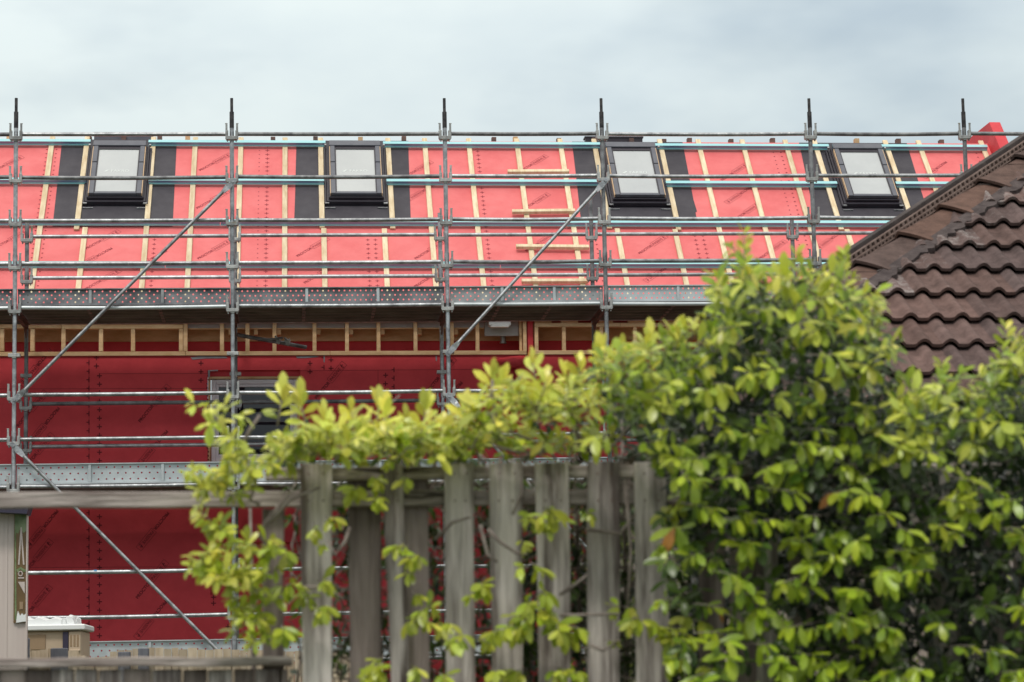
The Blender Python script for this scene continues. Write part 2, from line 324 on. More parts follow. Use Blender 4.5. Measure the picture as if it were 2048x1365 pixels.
# eaves framing
def stud(x, yt, yb_, wd=8.0, dy=0.0, name='stud', y=None):
    a = PH(x-wd/2, yt, YW); c = PH(x+wd/2, yb_, YW); q = MB()
    q.box2((a.x, YW-0.012+dy, c.z), (c.x, YW+0.075+dy, a.z)); return q.build(name, M['frame_timber'], house, bevel=0.003)
def eave_rail(xa, xb, yt, yb_, name, dy=0.0):
    a = PH(xa, yt, YW); c = PH(xb, yt, YW); h = (PH(xa, yt, YW).z-PH(xa, yb_, YW).z); q = MB()
    q.box2((a.x, YW-0.018+dy, a.z-h), (c.x, YW+0.08+dy, a.z)); return q.build(name, M['frame_timber'], house, bevel=0.003)
zt = PH(200, 704, YW).z; zb = PH(200, 712, YW).z
for (xa, xb) in ((-420, 371), (371.6, 660), (660.6, 1053)):
    q = MB(); A = PH(xa, 704, YW); B = PH(xb, 704, YW)
    q.box2((A.x, YW-0.018, PH(700, 711, YW).z), (B.x, YW+0.08, PH(700, 702.8, YW).z)); q.build('bottom_rail', M['frame_timber'], house, bevel=0.003)
q = MB(); q.box2((PH(1068, 704, YW).x, YW-0.018, PH(700, 711, YW).z), (HX1-0.02, YW+0.08, PH(700, 702.8, YW).z)); q.build('bottom_rail', M['frame_timber'], house, bevel=0.003)
for (xa, xb) in ((-420, 123), (123.6, 366)): eave_rail(xa, xb, 650, 658.5, 'top_rail')
eave_rail(1069, 1240, 646.5, 654.5, 'top_rail'); q = eave_rail(1240.6, 1960, 646.5, 654.5, 'top_rail')
for x in (-330, -250, -170, -95, 4, 65, 127, 202, 266, 362): stud(x, 658.5, 703)
for x in (371, 444, 495, 549, 629, 694, 757, 831, 904, 955): stud(x, 638, 703)
stud(1042, 638, 703, 6, 0.05); stud(1049.5, 636, 703, 8)
for x in (1073, 1128, 1203, 1270, 1335, 1400, 1470, 1540, 1620, 1700, 1780, 1860, 1940): stud(x, 654.5, 703, 8)
for (xa, xb) in ((104, 138), (188, 210), (248, 284), (332, 366), (1069, 1103), (1122, 1156), (1198, 1226), (1255, 1290), (1318, 1352), (1382, 1412), (1450, 1484)):
    lo_, hi_ = (648, 645) if xa < 900 else (646.3, 639)
    a = PH(xa, hi_, YW); c = PH(xb, lo_, YW); q = MB(); q.box2((a.x, YW-0.015, c.z), (c.x, YW+0.07, a.z)); q.build('packer_block', M['frame_timber'], house, bevel=0.003)
for x in (461, 512, 558, 637, 702, 765, 839, 912):
    a = PH(x-4, 656, YW+0.12); c = PH(x+4, 670, YW+0.12); q = MB(); q.box2((a.x, YW+0.1, c.z), (c.x, YW+0.29, a.z)); q.build('rafter_foot', M['frame_timber'], house)
a = PH(376, 641, YW+0.09); c = PH(968, 653.5, YW+0.09)
q = MB(); q.box2((a.x, YW+0.085, PH(700, 654, YW).z), (c.x, YW+0.1, PH(700, 636, YW).z)); q.build('soffit_board', M['board'], house)
q = MB(); q.box2((a.x, YW+0.083, PH(700, 656.5, YW).z), (c.x, YW+0.1, PH(700, 654.2, YW).z)); q.build('trim_strip', M['frame_timber'], house)
a = PH(969, 638, YW+0.09); c = PH(1037, 672, YW+0.09)
q = MB(); q.box2((a.x, YW+0.088, c.z), (c.x, YW+0.12, a.z)); vent = q.build('vent_panel', M['board'], house)
a = PH(977, 640, YW); c = PH(1021, 652.5, YW)
q = MB(); q.box2((a.x, YW-0.06, c.z), (c.x, YW+0.088, a.z)); q.box2((a.x+0.02, YW-0.065, c.z-0.02), (c.x-0.02, YW+0.05, c.z-0.004)); q.build('vent_hood', M['white'], vent, bevel=0.008)
a = PH(1006.5, 672, YW+0.16); q = MB(); q.tube((a.x, YW+0.2, a.z+0.04), (a.x, YW+0.2, a.z-0.08), 0.036, 14); q.tube((a.x, YW+0.2, a.z-0.075), (a.x, YW+0.2, a.z-0.092), 0.042, 14); smooth_angle(q.build('duct', M['steel'], vent))
# dark red fold where the membrane turns in beside the vent, and the loose flap
a = PH(1055, 640, YW); c = PH(1067, 712, YW)
q = MB(); q.box2((a.x, YW+0.02, c.z), (c.x, YW+0.3, a.z)); q.build('membrane_return', M['red'], house)
q = MB(); fl = [(984, 721, 0.0), (1000, 717, 0.02), (1020, 714, 0.03), (1040, 712.5, 0.03), (1052, 712, 0.0), (1051, 722, 0.06), (1040, 733, 0.1), (1027, 737, 0.09), (1014, 732, 0.1), (1000, 731, 0.05)]
q.add([PH(x_, y_, YW)+Vector((0, -dd-0.004, 0)) for x_, y_, dd in fl] + [PH(1022, 723, YW)+Vector((0, -0.1, 0))], [(i, 10, (i+1) % 10) for i in range(10)])
flap = q.build('loose_flap', M['red'], house, smooth=True)
md = flap.modifiers.new('thickness', 'SOLIDIFY'); md.thickness = 0.004
q = MB()
for poly in (((381, 715), (400, 712.5), (452, 713), (455, 717), (410, 717.5), (385, 720)), ((592, 713), (630, 712), (639, 714.5), (612, 716.5), (594, 717)), ((416, 741), (436, 740), (436, 742.6), (420, 743), (419.5, 755), (416.5, 755)), ((647, 710), (650, 710), (649.5, 726), (647, 724)), ((871, 712), (874, 712), (874, 723), (871.5, 722))):
    q.add([PH(x_, y_, YW)+Vector((0, -0.004, 0)) for x_, y_ in poly], [tuple(range(len(poly)))])
q.build('seam_tape', M['tape'], house)

# roof skin: front slope, back slope, gable closing
r = MB(); NU, NVs = 60, 14
for j in range(NVs+1):
    for i in range(NU+1): r.v.append(RP(HX0+(HX1-HX0)*i/NU, vE+(vR-vE)*j/NVs, 0))
for j in range(NVs):
    for i in range(NU): r.f.append([j*(NU+1)+i, j*(NU+1)+i+1, (j+1)*(NU+1)+i+1, (j+1)*(NU+1)+i]); r.m.append(0)
rz, ry = ridge.z, ridge.y
zEv = RP(0, vE, 0).z
r.add([(HX0, ry, rz), (HX1, ry, rz), (HX1, ry+(rz-zEv), zEv), (HX0, ry+(rz-zEv), zEv)], [(0, 1, 2, 3)])
for X in (HX0, HX1-0.001):
    r.add([(X, RP(0, vE, 0).y, zEv), (X, ry, rz), (X, ry+(rz-zEv), zEv)], [(0, 1, 2)] if X == HX0 else [(0, 2, 1)])
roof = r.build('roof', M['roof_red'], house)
# red gable upstand at the right-hand end
tp = PR(1965, 250, 0.0); wp = 0.26
A = RP(HX1, vE-0.2, wp+0.03); B = RP(HX1, vR+0.10, wp+0.03)
prof = [(A.y, A.z), (B.y, B.z), (B.y+1.6, B.z), (B.y+1.9, B.z-0.4), (B.y+2.2, zRailB), (A.y+0.5, zRailB)]
q = MB(); th = 0.155; n = len(prof)
q.add([(HX1, y_, z_) for y_, z_ in prof]+[(HX1+th, y_, z_) for y_, z_ in prof], [tuple(range(n)), tuple(range(2*n-1, n-1, -1))]+[(i, n+i, n+(i+1) % n, (i+1) % n) for i in range(n)])
q.build('gable_upstand', M['red'], house, bevel=0.005)

# roof timbers
def rbox(mb, u0, u1, v0, v1, w0, w1, mi=0, sk=0.0):
    q0 = [RP(u0, v0, w0), RP(u1, v0+sk, w0), RP(u1, v1+sk, w0), RP(u0, v1, w0)]
    q1 = [RP(u0, v0, w1), RP(u1, v0+sk, w1), RP(u1, v1+sk, w1), RP(u0, v1, w1)]
    mb.hexa(q0, q1, mi)
BH = 0.034
vlo = vE+0.02
v455 = PR(900, 455, BH)[1]; vtop = vR+0.03
def batten(px, py, va, vb):
    u, _ = PR(px, py, BH); du = random.uniform(-0.004, 0.004); q = MB(); rbox(q, u-0.034+du, u+0.034+du, va, vb, 0.003, BH)
    q.build('roof_batten', M['batten'], house, bevel=0.004)
for x in (-330, -240, -160, -75, 102, 390, 482, 570, 851, 939, 1036, 1123, 1400, 1488, 1575, 1842, 1967): batten(x, 296, vlo, vtop)
for x in (172, 305, 641, 777, 1191, 1323, 1633, 1775): batten(x, 296, v455-random.uniform(0, 0.05), vtop)
for x in (170, 292, 648, 769, 1235, 1351, 1695, 1815): batten(x, 462, vlo, v455-random.uniform(0.0, 0.04))
for (xa, xb, ya, yb_) in ((1015, 1138, 345.5, 345), (1024, 1150, 425.5, 424), (1032, 1178, 495, 496.5), (1043, 1176, 564.5, 564)):
    u0, v0 = PR(xa, ya, 0.05); u1, v1 = PR(xb, yb_, 0.05); q = MB(); rbox(q, u0, u1, v0-0.03, v0+0.03, BH+0.002, BH+0.05, 0, v1-v0); q.build('cross_batten', M['batten'], house, bevel=0.004)
# teal tiling rails
def rail(xa, xb, y):
    u0, _ = PR(xa, y, 0.06); u1, _ = PR(xb, y, 0.06); _, v = PR(900, y, 0.06); q = MB()
    a, t = BH+0.003, 0.004
    rbox(q, u0, u1, v-0.026, v-0.022, a+0.018, a+0.05, 1)            # web facing down the slope
    rbox(q, u0, u1, v-0.040, v-0.026, a, a+t+0.002, 0)                # lower foot
    rbox(q, u0, u1, v-0.030, v-0.026, a+t, a+0.018, 0)                # foot return
    rbox(q, u0, u1, v-0.028, v+0.030, a+0.05, a+0.055, 0)             # top flange
    rbox(q, u0, u1, v+0.022, v+0.026, a, a+0.05, 0)                   # back web
    q.build('tiling_rail', [M['teal'], M['lilac']], house)
for xa, xb, y in ((-420, 181, 288.5), (297, 651, 289), (766, 1202, 290), (1309, 1656, 291.5), (1761, 1972, 291.5), (-420, 173, 364.5), (297, 648, 364.5), (773, 1197, 365), (1331, 1673, 367), (1790, 1985, 367), (-420, 440, 446.3), (441, 1130, 446.3), (1131, 1990, 446.8), (-420, 330, 530), (331, 1000, 530), (1001, 1990, 530)):
    rail(xa, xb, y)
# ends of the far slope's timbers along the ridge
for x in (17, 178, 247, 319, 375, 460, 546, 631, 721, 808, 895, 988, 1031, 1118, 1189, 1263, 1328, 1379, 1462, 1545, 1627, 1713, 1796, 1882):
    u, v = PR(x, 282, 0); q = MB(); tall = random.uniform(0.03, 0.055)
    q.box((u, ry+0.05, rz+0.02+tall/2-0.02), (0.062, 0.1, tall+0.03), None, 0)
    q.build('rear_batten', M['rust' if random.random() < 0.7 else 'frame_timber'], house)
for xa, xb, ytop, mm in ((187, 303, 266, 'grey_frame'), (1172, 1286, 270.5, 'kerb')):
    u0, _ = PR(xa, 283); u1, _ = PR(xb, 283); q = MB(); h = 0.11 if ytop < 268 else 0.085
    q.box2((u0, ry+0.06, rz-0.12), (u1, ry+0.2, rz+h)); q.box2((u0-0.012, ry+0.05, rz+h-0.012), (u1+0.012, ry+0.24, rz+h+0.006))
    q.build('rear_skylight', M[mm], house)

# skylights with black collars
def text_mesh(s, size=1.0, bold=True):
    cu = bpy.data.curves.new('lettering', 'FONT'); cu.body = s; cu.size = size; cu.align_x = 'LEFT'
    if bold: cu.offset = 0.018*size
    o = bpy.data.objects.new('lettering', cu); COL.objects.link(o)
    dg = bpy.context.evaluated_depsgraph_get(); me = bpy.data.meshes.new_from_object(o.evaluated_get(dg))
    vs = [v.co.copy() for v in me.vertices]; fs = [tuple(p.vertices) for p in me.polygons]
    bpy.data.objects.remove(o); bpy.data.curves.remove(cu); bpy.data.meshes.remove(me)
    return vs, fs
T_FAK = text_mesh('FAKRO', 0.075)
def skylight(xtl, xtr, ytop, xbl, xbr, ybot, collar, ragged):
    KW = 0.17                                        # height of the frame over the roof
    ua, v1 = PR(xtl, ytop, KW); ub, _ = PR(xtr, ytop, KW); uc, v0 = PR(xbl, ybot, KW); ud, _ = PR(xbr, ybot, KW)
    u0 = (ua+uc)/2; u1 = (ub+ud)/2
    t = 0.062
    q = MB()                                         # cladding frame: two-piece stiles, top hood, bottom bar
    for (a_, b_) in ((u0, u0+t), (u1-t, u1)):
        vm = v0+(v1-v0)*0.60
        rbox(q, a_, b_, v0, vm-0.004, KW-0.05, KW); rbox(q, a_, b_, vm+0.004, v1-0.1, KW-0.05, KW+0.006)
    rbox(q, u0-0.01, u1+0.01, v1-0.1, v1+0.02, KW-0.05, KW+0.014)
    rbox(q, u0+t, u1-t, v0+0.0, v0+0.022, KW-0.05, KW-0.004)
    fr = q.build('skylight', M['grey_frame'], house, bevel=0.005)
    for ea in (u0-0.011, u1+0.002):
        q = MB(); rbox(q, ea, ea+0.009, v0, v1-0.1, KW-0.05, KW-0.006); q.build('pine_edge', M['pine'], fr)
    q = MB(); s = 0.014                              # black sash inside the cladding
    rbox(q, u0+t+0.001, u0+t+s, v0+0.024, v1-0.102, KW-0.045, KW-0.008); rbox(q, u1-t-s, u1-t-0.001, v0+0.024, v1-0.102, KW-0.045, KW-0.008)
    rbox(q, u0+t+s, u1-t-s, v1-0.16, v1-0.102, KW-0.045, KW-0.008); q.build('sash', M['kerb'], fr)
    q = MB(); rbox(q, u0+t+s, u1-t-s, v0+0.024, v0+0.055, KW-0.04, KW-0.012); q.build('sill_bar', M['grey_frame'], fr)
    q = MB(); rbox(q, u0+t+s, u1-t-s, v0+0.057, v1-0.162, KW-0.04, KW-0.02); q.build('pane', M['pane'], fr)
    q = MB(); vs, fs = T_FAK; wdt = max(v.x for v in vs); um = (u0+u1)/2; vm = v0+(v1-v0)*0.43
    q.add([RP(um-wdt*0.35+v.x, vm+v.y*1.0, KW-0.0185) for v in vs], fs)
    q.add([RP(um-wdt*0.35-0.10, vm, KW-0.0185), RP(um-wdt*0.35-0.06, vm, KW-0.0185), RP(um-wdt*0.35-0.02, vm+0.05, KW-0.0185), RP(um-wdt*0.35-0.05, vm+0.05, KW-0.0185)], [(0, 1, 2, 3)])
    q.build('maker_mark', M['pane_mark'], fr)
    q = MB(); e = 0.055                              # upstand and stepped apron
    rbox(q, u0-e, u1+e, v0-0.055, v1+0.05, 0.003, 0.075); rbox(q, u0-0.03, u1+0.03, v0-0.02, v1+0.03, 0.075, KW-0.052)
    rbox(q, u0-e-0.03, u0-e, v0-0.06, v1+0.05, 0.006, 0.05); rbox(q, u1+e, u1+e+0.03, v0-0.06, v1+0.05, 0.006, 0.05)
    q.build('upstand', M['kerb'], fr, bevel=0.008)
    for sg, ue in ((1, u0-e-0.02), (-1, u1+e+0.02)):
        for (wd_, va_, vb_, wa_, wb_) in ((0.13, v0-0.125, v0-0.112, 0.006, 0.02), (0.05, v0-0.085, v0-0.066, 0.05, 0.065), (0.025, v1-0.03, v1, KW-0.06, KW-0.03)):
            q = MB(); rbox(q, min(ue, ue+sg*wd_), max(ue, ue+sg*wd_), va_, vb_, wa_, wb_); q.build('fixing_clip', M['steel'], fr)
    q = MB(); pts = [PR(x_, y_, 0.004) for x_, y_ in collar]
    q.add([RP(a_, min(b_, vR-0.002), 0.004) for a_, b_ in pts], [tuple(range(len(pts)))]); q.build('collar', M['black'], fr)
skylight(188, 290, 284, 178, 283, 386, [(125, 276), (107, 436), (105, 453), (345, 453), (346, 437), (354, 276)], 0)
skylight(660, 758, 284, 662, 764, 386, [(593, 276), (590, 400), (588, 452), (822, 452), (820, 400), (816, 276)], 0)
skylight(1212, 1309, 287, 1231, 1329, 389, [(1143, 278), (1153, 360), (1160, 425), (1164, 453), (1396, 453), (1391, 425), (1394, 423), (1387, 400), (1364, 280)], 0)
skylight(1667, 1761, 290, 1697, 1796, 391, [(1596, 279), (1612, 350), (1633, 452), (1862, 452), (1851, 410), (1811, 280)], 0)

# printing on the membrane: the maker's words and the fixing crosses
KS = 0.68
TA = text_mesh('PROCTOR', 0.083); wA = max(v.x for v in TA[0])
TB = text_mesh('PASSIVE', 0.083, False); wB = max(v.x for v in TB[0])
def print_run(mb, fpos, cx_, cz_, ang, flip):
    ang = ang + (math.pi if flip else 0); ca, sa = math.cos(ang), math.sin(ang)
    tot = wA+0.03+wB+0.13
    def put(vs, fs, dx, dy): mb.add([fpos(cx_+KS*((v[0]+dx-tot/2)*ca-(v[1]+dy-0.03)*sa), cz_+KS*((v[0]+dx-tot/2)*sa+(v[1]+dy-0.03)*ca)) for v in vs], fs)
    put([(v.x, v.y) for v in TA[0]], TA[1], 0, 0); put([(v.x, v.y) for v in TB[0]], TB[1], wA+0.035, 0)
    def bar(x0, y0, x1, y1): put([(x0, y0), (x1, y0), (x1, y1), (x0, y1)], [(0, 1, 2, 3)], 0, 0)
    e0, e1 = wA+0.012, tot
    bar(e0, -0.03, e0+0.005, 0.09); bar(e0, 0.085, e1, 0.09); bar(e0, -0.03, e1, -0.025); bar(e1-0.005, -0.03, e1, 0.09)
    k = wA+wB+0.05                                   # small standing-figure emblem at the end of the words
    put([(k+0.03, 0.005), (k+0.042, 0.03), (k+0.05, 0.065), (k+0.034, 0.07), (k+0.022, 0.045), (k+0.015, 0.02)], [(0, 1, 2, 3, 4, 5)], 0, 0)
    put([(k+0.012, -0.01), (k+0.055, -0.01), (k+0.055, 0.0), (k+0.012, 0.0)], [(0, 1, 2, 3)], 0, 0)
    put([(k+0.052, 0.02), (k+0.064, 0.03), (k+0.06, 0.05), (k+0.05, 0.045)], [(0, 1, 2, 3)], 0, 0)
def cross(mb, fpos, cx_, cz_, s=0.032, t=0.0065, half=False):
    mb.add([fpos(cx_-t, cz_-s), fpos(cx_+t, cz_-s), fpos(cx_+t, cz_+s), fpos(cx_-t, cz_+s)], [(0, 1, 2, 3)])
    x_0 = cx_-s; x_1 = cx_-t
    mb.add([fpos(x_0, cz_-t), fpos(x_1, cz_-t), fpos(x_1, cz_+t), fpos(x_0, cz_+t)], [(0, 1, 2, 3)])
    if not half: mb.add([fpos(cx_+t, cz_-t), fpos(cx_+s, cz_-t), fpos(cx_+s, cz_+t), fpos(cx_+t, cz_+t)], [(0, 1, 2, 3)])
fw_ = lambda x_, z_: Vector((x_, YW-0.003, z_))
pr = MB()
for (x_, y_, fl_) in ((72, 735, 1), (62, 820, 0), (88, 852, 1), (75, 905, 0), (308, 808, 0), (305, 898, 1), (660, 762, 0), (672, 850, 1), (880, 752, 0), (895, 800, 1), (85, 1058, 1), (72, 1118, 0), (70, 1210, 0), (307, 1062, 1), (303, 1160, 0), (302, 1240, 1), (890, 1160, 0), (680, 1165, 0), (1110, 780, 0), (1110, 1160, 0), (1340, 800, 1), (1340, 1160, 0), (1560, 1000, 0), (-160, 800, 0), (-160, 1100, 1)):
    p = PH(x_, y_, YW); print_run(pr, fw_, p.x, p.z, rad(51), fl_)
def col(x_, y0_, y1_, step, half=False, s=0.03):
    y_ = y0_
    while y_ <= y1_:
        p = PH(x_, y_, YW); cross(pr, fw_, p.x, p.z, s, 0.006, half); y_ += step
col(178, 726, 925, 17, True); col(199, 752, 925, 17); col(193, 716, 748, 16.5); col(402, 727, 762, 17); col(620, 727, 760, 17)
col(648, 716, 740, 19, True); col(662, 720, 740, 17); col(771, 751, 770, 17); col(788, 740, 805, 17, True)
col(178, 1026, 1280, 17, True); col(199, 1034, 1280, 17); col(427, 1195, 1212, 12); col(456, 1254, 1262, 17)
col(1095, 735, 800, 17); col(1250, 735, 930, 17); col(1460, 735, 930, 17)
for k in range(22):                                  # staple marks beside the window
    p = PH(417+random.uniform(-2.5, 0.5), 752+k*8, YW); cross(pr, fw_, p.x, p.z, 0.012, 0.005, True)
for (xa, ya, xb, yb_) in ((200, 748, 415, 747.5), (-300, 779, 418, 777.5), (602, 742, 985, 739), (-300, 1137, 420, 1134), (178, 713, 178.2, 926), (178, 1020, 178.2, 1285), (756, 740, 756.2, 925)):
    p0 = PH(xa, ya, YW); p1 = PH(xb, yb_, YW); vv = Vector((0, 0, 0.0018)) if abs(xb-xa) > 5 else Vector((0.0018, 0, 0)); o_ = Vector((0, -0.0025, 0))
    pr.add([p0-vv+o_, p1-vv+o_, p1+vv+o_, p0+vv+o_] if abs(xb-xa) > 5 else [p1-vv+o_, p1+vv+o_, p0+vv+o_, p0-vv+o_], [(0, 1, 2, 3)])
pr.build('wall_print', M['ink'], house)
pr2 = MB(); fr_ = lambda u_, v_: RP(u_, v_, 0.0022)
for (x_, y_, fl_) in ((12, 330, 0), (430, 325, 0), (425, 400, 0), (428, 500, 0), (205, 480, 0), (190, 515, 1), (205, 560, 0), (625, 495, 0), (640, 548, 0), (860, 500, 0), (860, 555, 0), (835, 340, 0), (842, 385, 1), (1066, 328, 0), (1070, 405, 0), (1080, 485, 0), (1305, 490, 0), (1318, 545, 1), (1468, 345, 0), (1478, 390, 1), (1492, 425, 0), (1545, 500, 0), (1710, 330, 0), (1660, 480, 1), (1870, 340, 1), (20, 480, 0), (300, 520, 1)):
    u, v = PR(x_, y_); print_run(pr2, fr_, u, v, rad(45), fl_)
def rcol(x_, y_, va, vb, step=0.1, s=0.024, half=False):
    u, _ = PR(x_, y_); v = va
    while v <= vb: cross(pr2, fr_, u, v, s, 0.005, half); v += step
for x_, y_, s in ((535, 296, 0.027), (519, 296, 0.008), (955, 300, 0.027), (1560, 300, 0.014), (1545, 300, 0.01), (1950, 300, 0.012), (113, 300, 0.012), (94, 300, 0.012), (1389, 470, 0.024), (1405, 470, 0.024), (1190, 470, 0.014)):
    if y_ < 400: rcol(x_, y_, vlo, vR-0.12, 0.1, s)
    else: rcol(x_, y_, vlo, v455-0.05, 0.1, s)
for x_ in (310, 750, 735): rcol(x_, 466, vlo, v455-0.06, 0.1, 0.024)
pr2.build('roof_print', M['roof_ink'], house)

# ------------------------------------------------------------------ scaffolding
YF, YB = 29.0, 30.27
SB = Vector((P(893, 480, YF).x, YF, 0))
sc = thing('scaffolding', 'galvanised tube scaffolding with three decks and diagonal braces in front of the red house', 'scaffolding', SB)
PX = [P(x_, y_, YF).x for x_, y_ in ((-405, 560), (30, 560), (465, 560), (893, 480), (1209, 480), (1625, 400), (1929, 280), (2350, 300))]
ZT = P(464, 197, YF).z
def zF(y_, x_=464): return P(x_, y_, YF).z
def zB(y_, x_=464): return P(x_, y_, YB).z
ROWS = {'a': zF(269), 'b': zF(354), 'c': zF(440.5), 'd': zF(526.5), 'e': zF(613), 'f': zF(786.5), 'g': zF(875), 'h': zF(968.5), 'i': zF(1139.5), 'j': zF(1229), 'k': zF(1322)}
BROWS = {'r1': zB(472), 'r2': zB(554.5), 'e': ROWS['e'], 'r3': zB(805), 'r4': zB(889.5), 'h': ROWS['h'], 'k': ROWS['k']}
VP_F = [zF(706)-0.0, zF(1050)]
R_T = 0.0255
# coupler: V-pressing plate, two ledger blades and two wedges
def coupler_mesh(full=True):
    q = MB()
    q.box((0, -0.004, -0.035), (0.135, 0.085, 0.042)); q.box((0, -0.004, -0.062), (0.05, 0.07, 0.018))
    if full:
        for sx in (-1, 1):
            q.box((sx*0.058, -0.012, 0.005), (0.034, 0.062, 0.10)); q.box((sx*0.062, -0.03, 0.085), (0.024, 0.012, 0.11)); q.box((sx*0.064, -0.03, 0.137), (0.03, 0.014, 0.012))
            q.box((sx*0.05, -0.02, -0.065), (0.016, 0.02, 0.03))
    return q
cm_full = coupler_mesh(); cm_bare = coupler_mesh(False)
cpl = []
def put_coupler(parent, X, Y, z, full=True):
    key = 'full' if full else 'bare'
    if not hasattr(put_coupler, key):
        o = (cm_full if full else cm_bare).build('coupler', M['coupler'], parent, org=Vector((0, 0, 0)), bevel=0.004); setattr(put_coupler, key, o)
    else:
        o = getattr(put_coupler, key).copy(); COL.objects.link(o); o.parent = parent; o.name = 'coupler'
    o.location = Vector((X, Y, z))-SB
    o.rotation_euler = (0, 0, random.uniform(-0.06, 0.06))
def standard(X, Y, ztop, mname, spigot=True):
    q = MB()
    q.tube((X, Y, 0.02), (X, Y, ztop-(0.17 if spigot else 0)), R_T, 14)
    q.box((X, Y, 0.012), (0.15, 0.15, 0.012))
    for zj in (2.05, 4.35, 6.4):
        if zj < ztop-0.6: q.tube((X, Y, zj), (X, Y, zj+0.13), R_T+0.004, 14)
    o = smooth_angle(q.build('standard', M[mname], sc))
    if spigot:
        q = MB(); q.tube((X, Y, ztop-0.36), (X, Y, ztop-0.165), R_T+0.001, 14); q.tube((X, Y, ztop-0.165), (X, Y, ztop), 0.018, 12); smooth_angle(q.build('spigot', M['spigot'], o))
    return o
for k, X in enumerate(PX):
    o = standard(X, YF, ZT, 'steel' if k < 4 else 'steel_dark')
    if 1 <= k <= 6:
        for rk, z in ROWS.items():
            if rk == 'k' or (k > 4 and rk in 'fghij'): continue
            put_coupler(o, X, YF, z-0.015)
        if k < 5:
            put_coupler(o, X, YF, zF(702), False)
    q = standard(X, YB, (zB(441) if k not in (3, 4) else zB(428) if k == 3 else zB(396)), 'steel_dark' if k != 3 else 'steel', False)
    if 1 <= k <= 5:
        for rk, z in BROWS.items():
            if rk in ('k', 'e'): continue
            if k > 3 and rk in ('r3', 'r4', 'h'): continue
            put_coupler(q, X, YB, z-0.015)
        put_coupler(q, X, YB, zB(743), False)
LEDM = {}
def ledger(X0, X1, Y, z, mname, droop=0.0):
    q = MB(); e = 0.055; pts = [(X0+e+(X1-X0-2*e)*t/6, Y, z-droop*math.sin(math.pi*t/6)) for t in range(7)]
    q.path(pts, 0.0243, 12); smooth_angle(q.build('ledger', M[mname], sc))
random.seed(3)
for rk, z in ROWS.items():
    for k in range(len(PX)-1):
        mn = 'steel'
        if rk in 'abd': mn = 'steel_dark' if random.random() < 0.55 else 'steel'
        if rk == 'e': mn = 'toe_light' if k != 2 else 'steel'
        ledger(PX[k], PX[k+1], YF, z+random.uniform(-0.004, 0.004), mn, random.uniform(0, 0.011))
for rk, z in BROWS.items():
    for k in range(1, len(PX)-2):
        if rk == 'r3': mn = 'steel_dark'
        else: mn = 'steel'
        ledger(PX[k], PX[k+1], YB, z+random.uniform(-0.004, 0.004), mn)
# blue tape ring on a lower ledger
X = P(191, 1143, YF).x; q = MB(); q.tube((X-0.018, YF, ROWS['i']), (X+0.018, YF, ROWS['i']), 0.0228, 14, cap=False); smooth_angle(q.build('tape_ring', M['blue'], sc))
# decks, toe boards, transoms
def hole_plate(q, X0, X1, z0, z1, Y, rows, pitch, rad_h, skip=lambda x: False):
    h = (z1-z0)/rows; n = int((X1-X0)/pitch); pw = (X1-X0)/n
    for r_ in range(rows):
        off = 0.5 if r_ % 2 else 0.0
        for c in range(n):
            ca, cb = X0+pw*c, X0+pw*(c+1); za, zb_ = z0+h*r_, z0+h*(r_+1)
            hx = ca+pw*(0.28 if off == 0 else 0.72); hz = (za+zb_)/2
            oct_ = [(hx+rad_h*math.cos(t), hz+rad_h*math.sin(t)) for t in [math.pi/4*i for i in range(8)]]
            rim = [(cb, hz), (cb, zb_), (hx, zb_), (ca, zb_), (ca, hz), (ca, za), (hx, za), (cb, za)]
            q.add([(x_, Y, z_) for x_, z_ in oct_]+[(x_, Y, z_) for x_, z_ in rim], [(i, 8+i, 8+(i+1) % 8, (i+1) % 8) for i in range(8)])
TOE = {('e', 1): 'toe_dark', ('e', 2): 'toe_dark', ('e', 3): 'toe_mid', ('e', 4): 'toe_light', ('e', 5): 'toe_light', ('e', 0): 'toe_dark'}
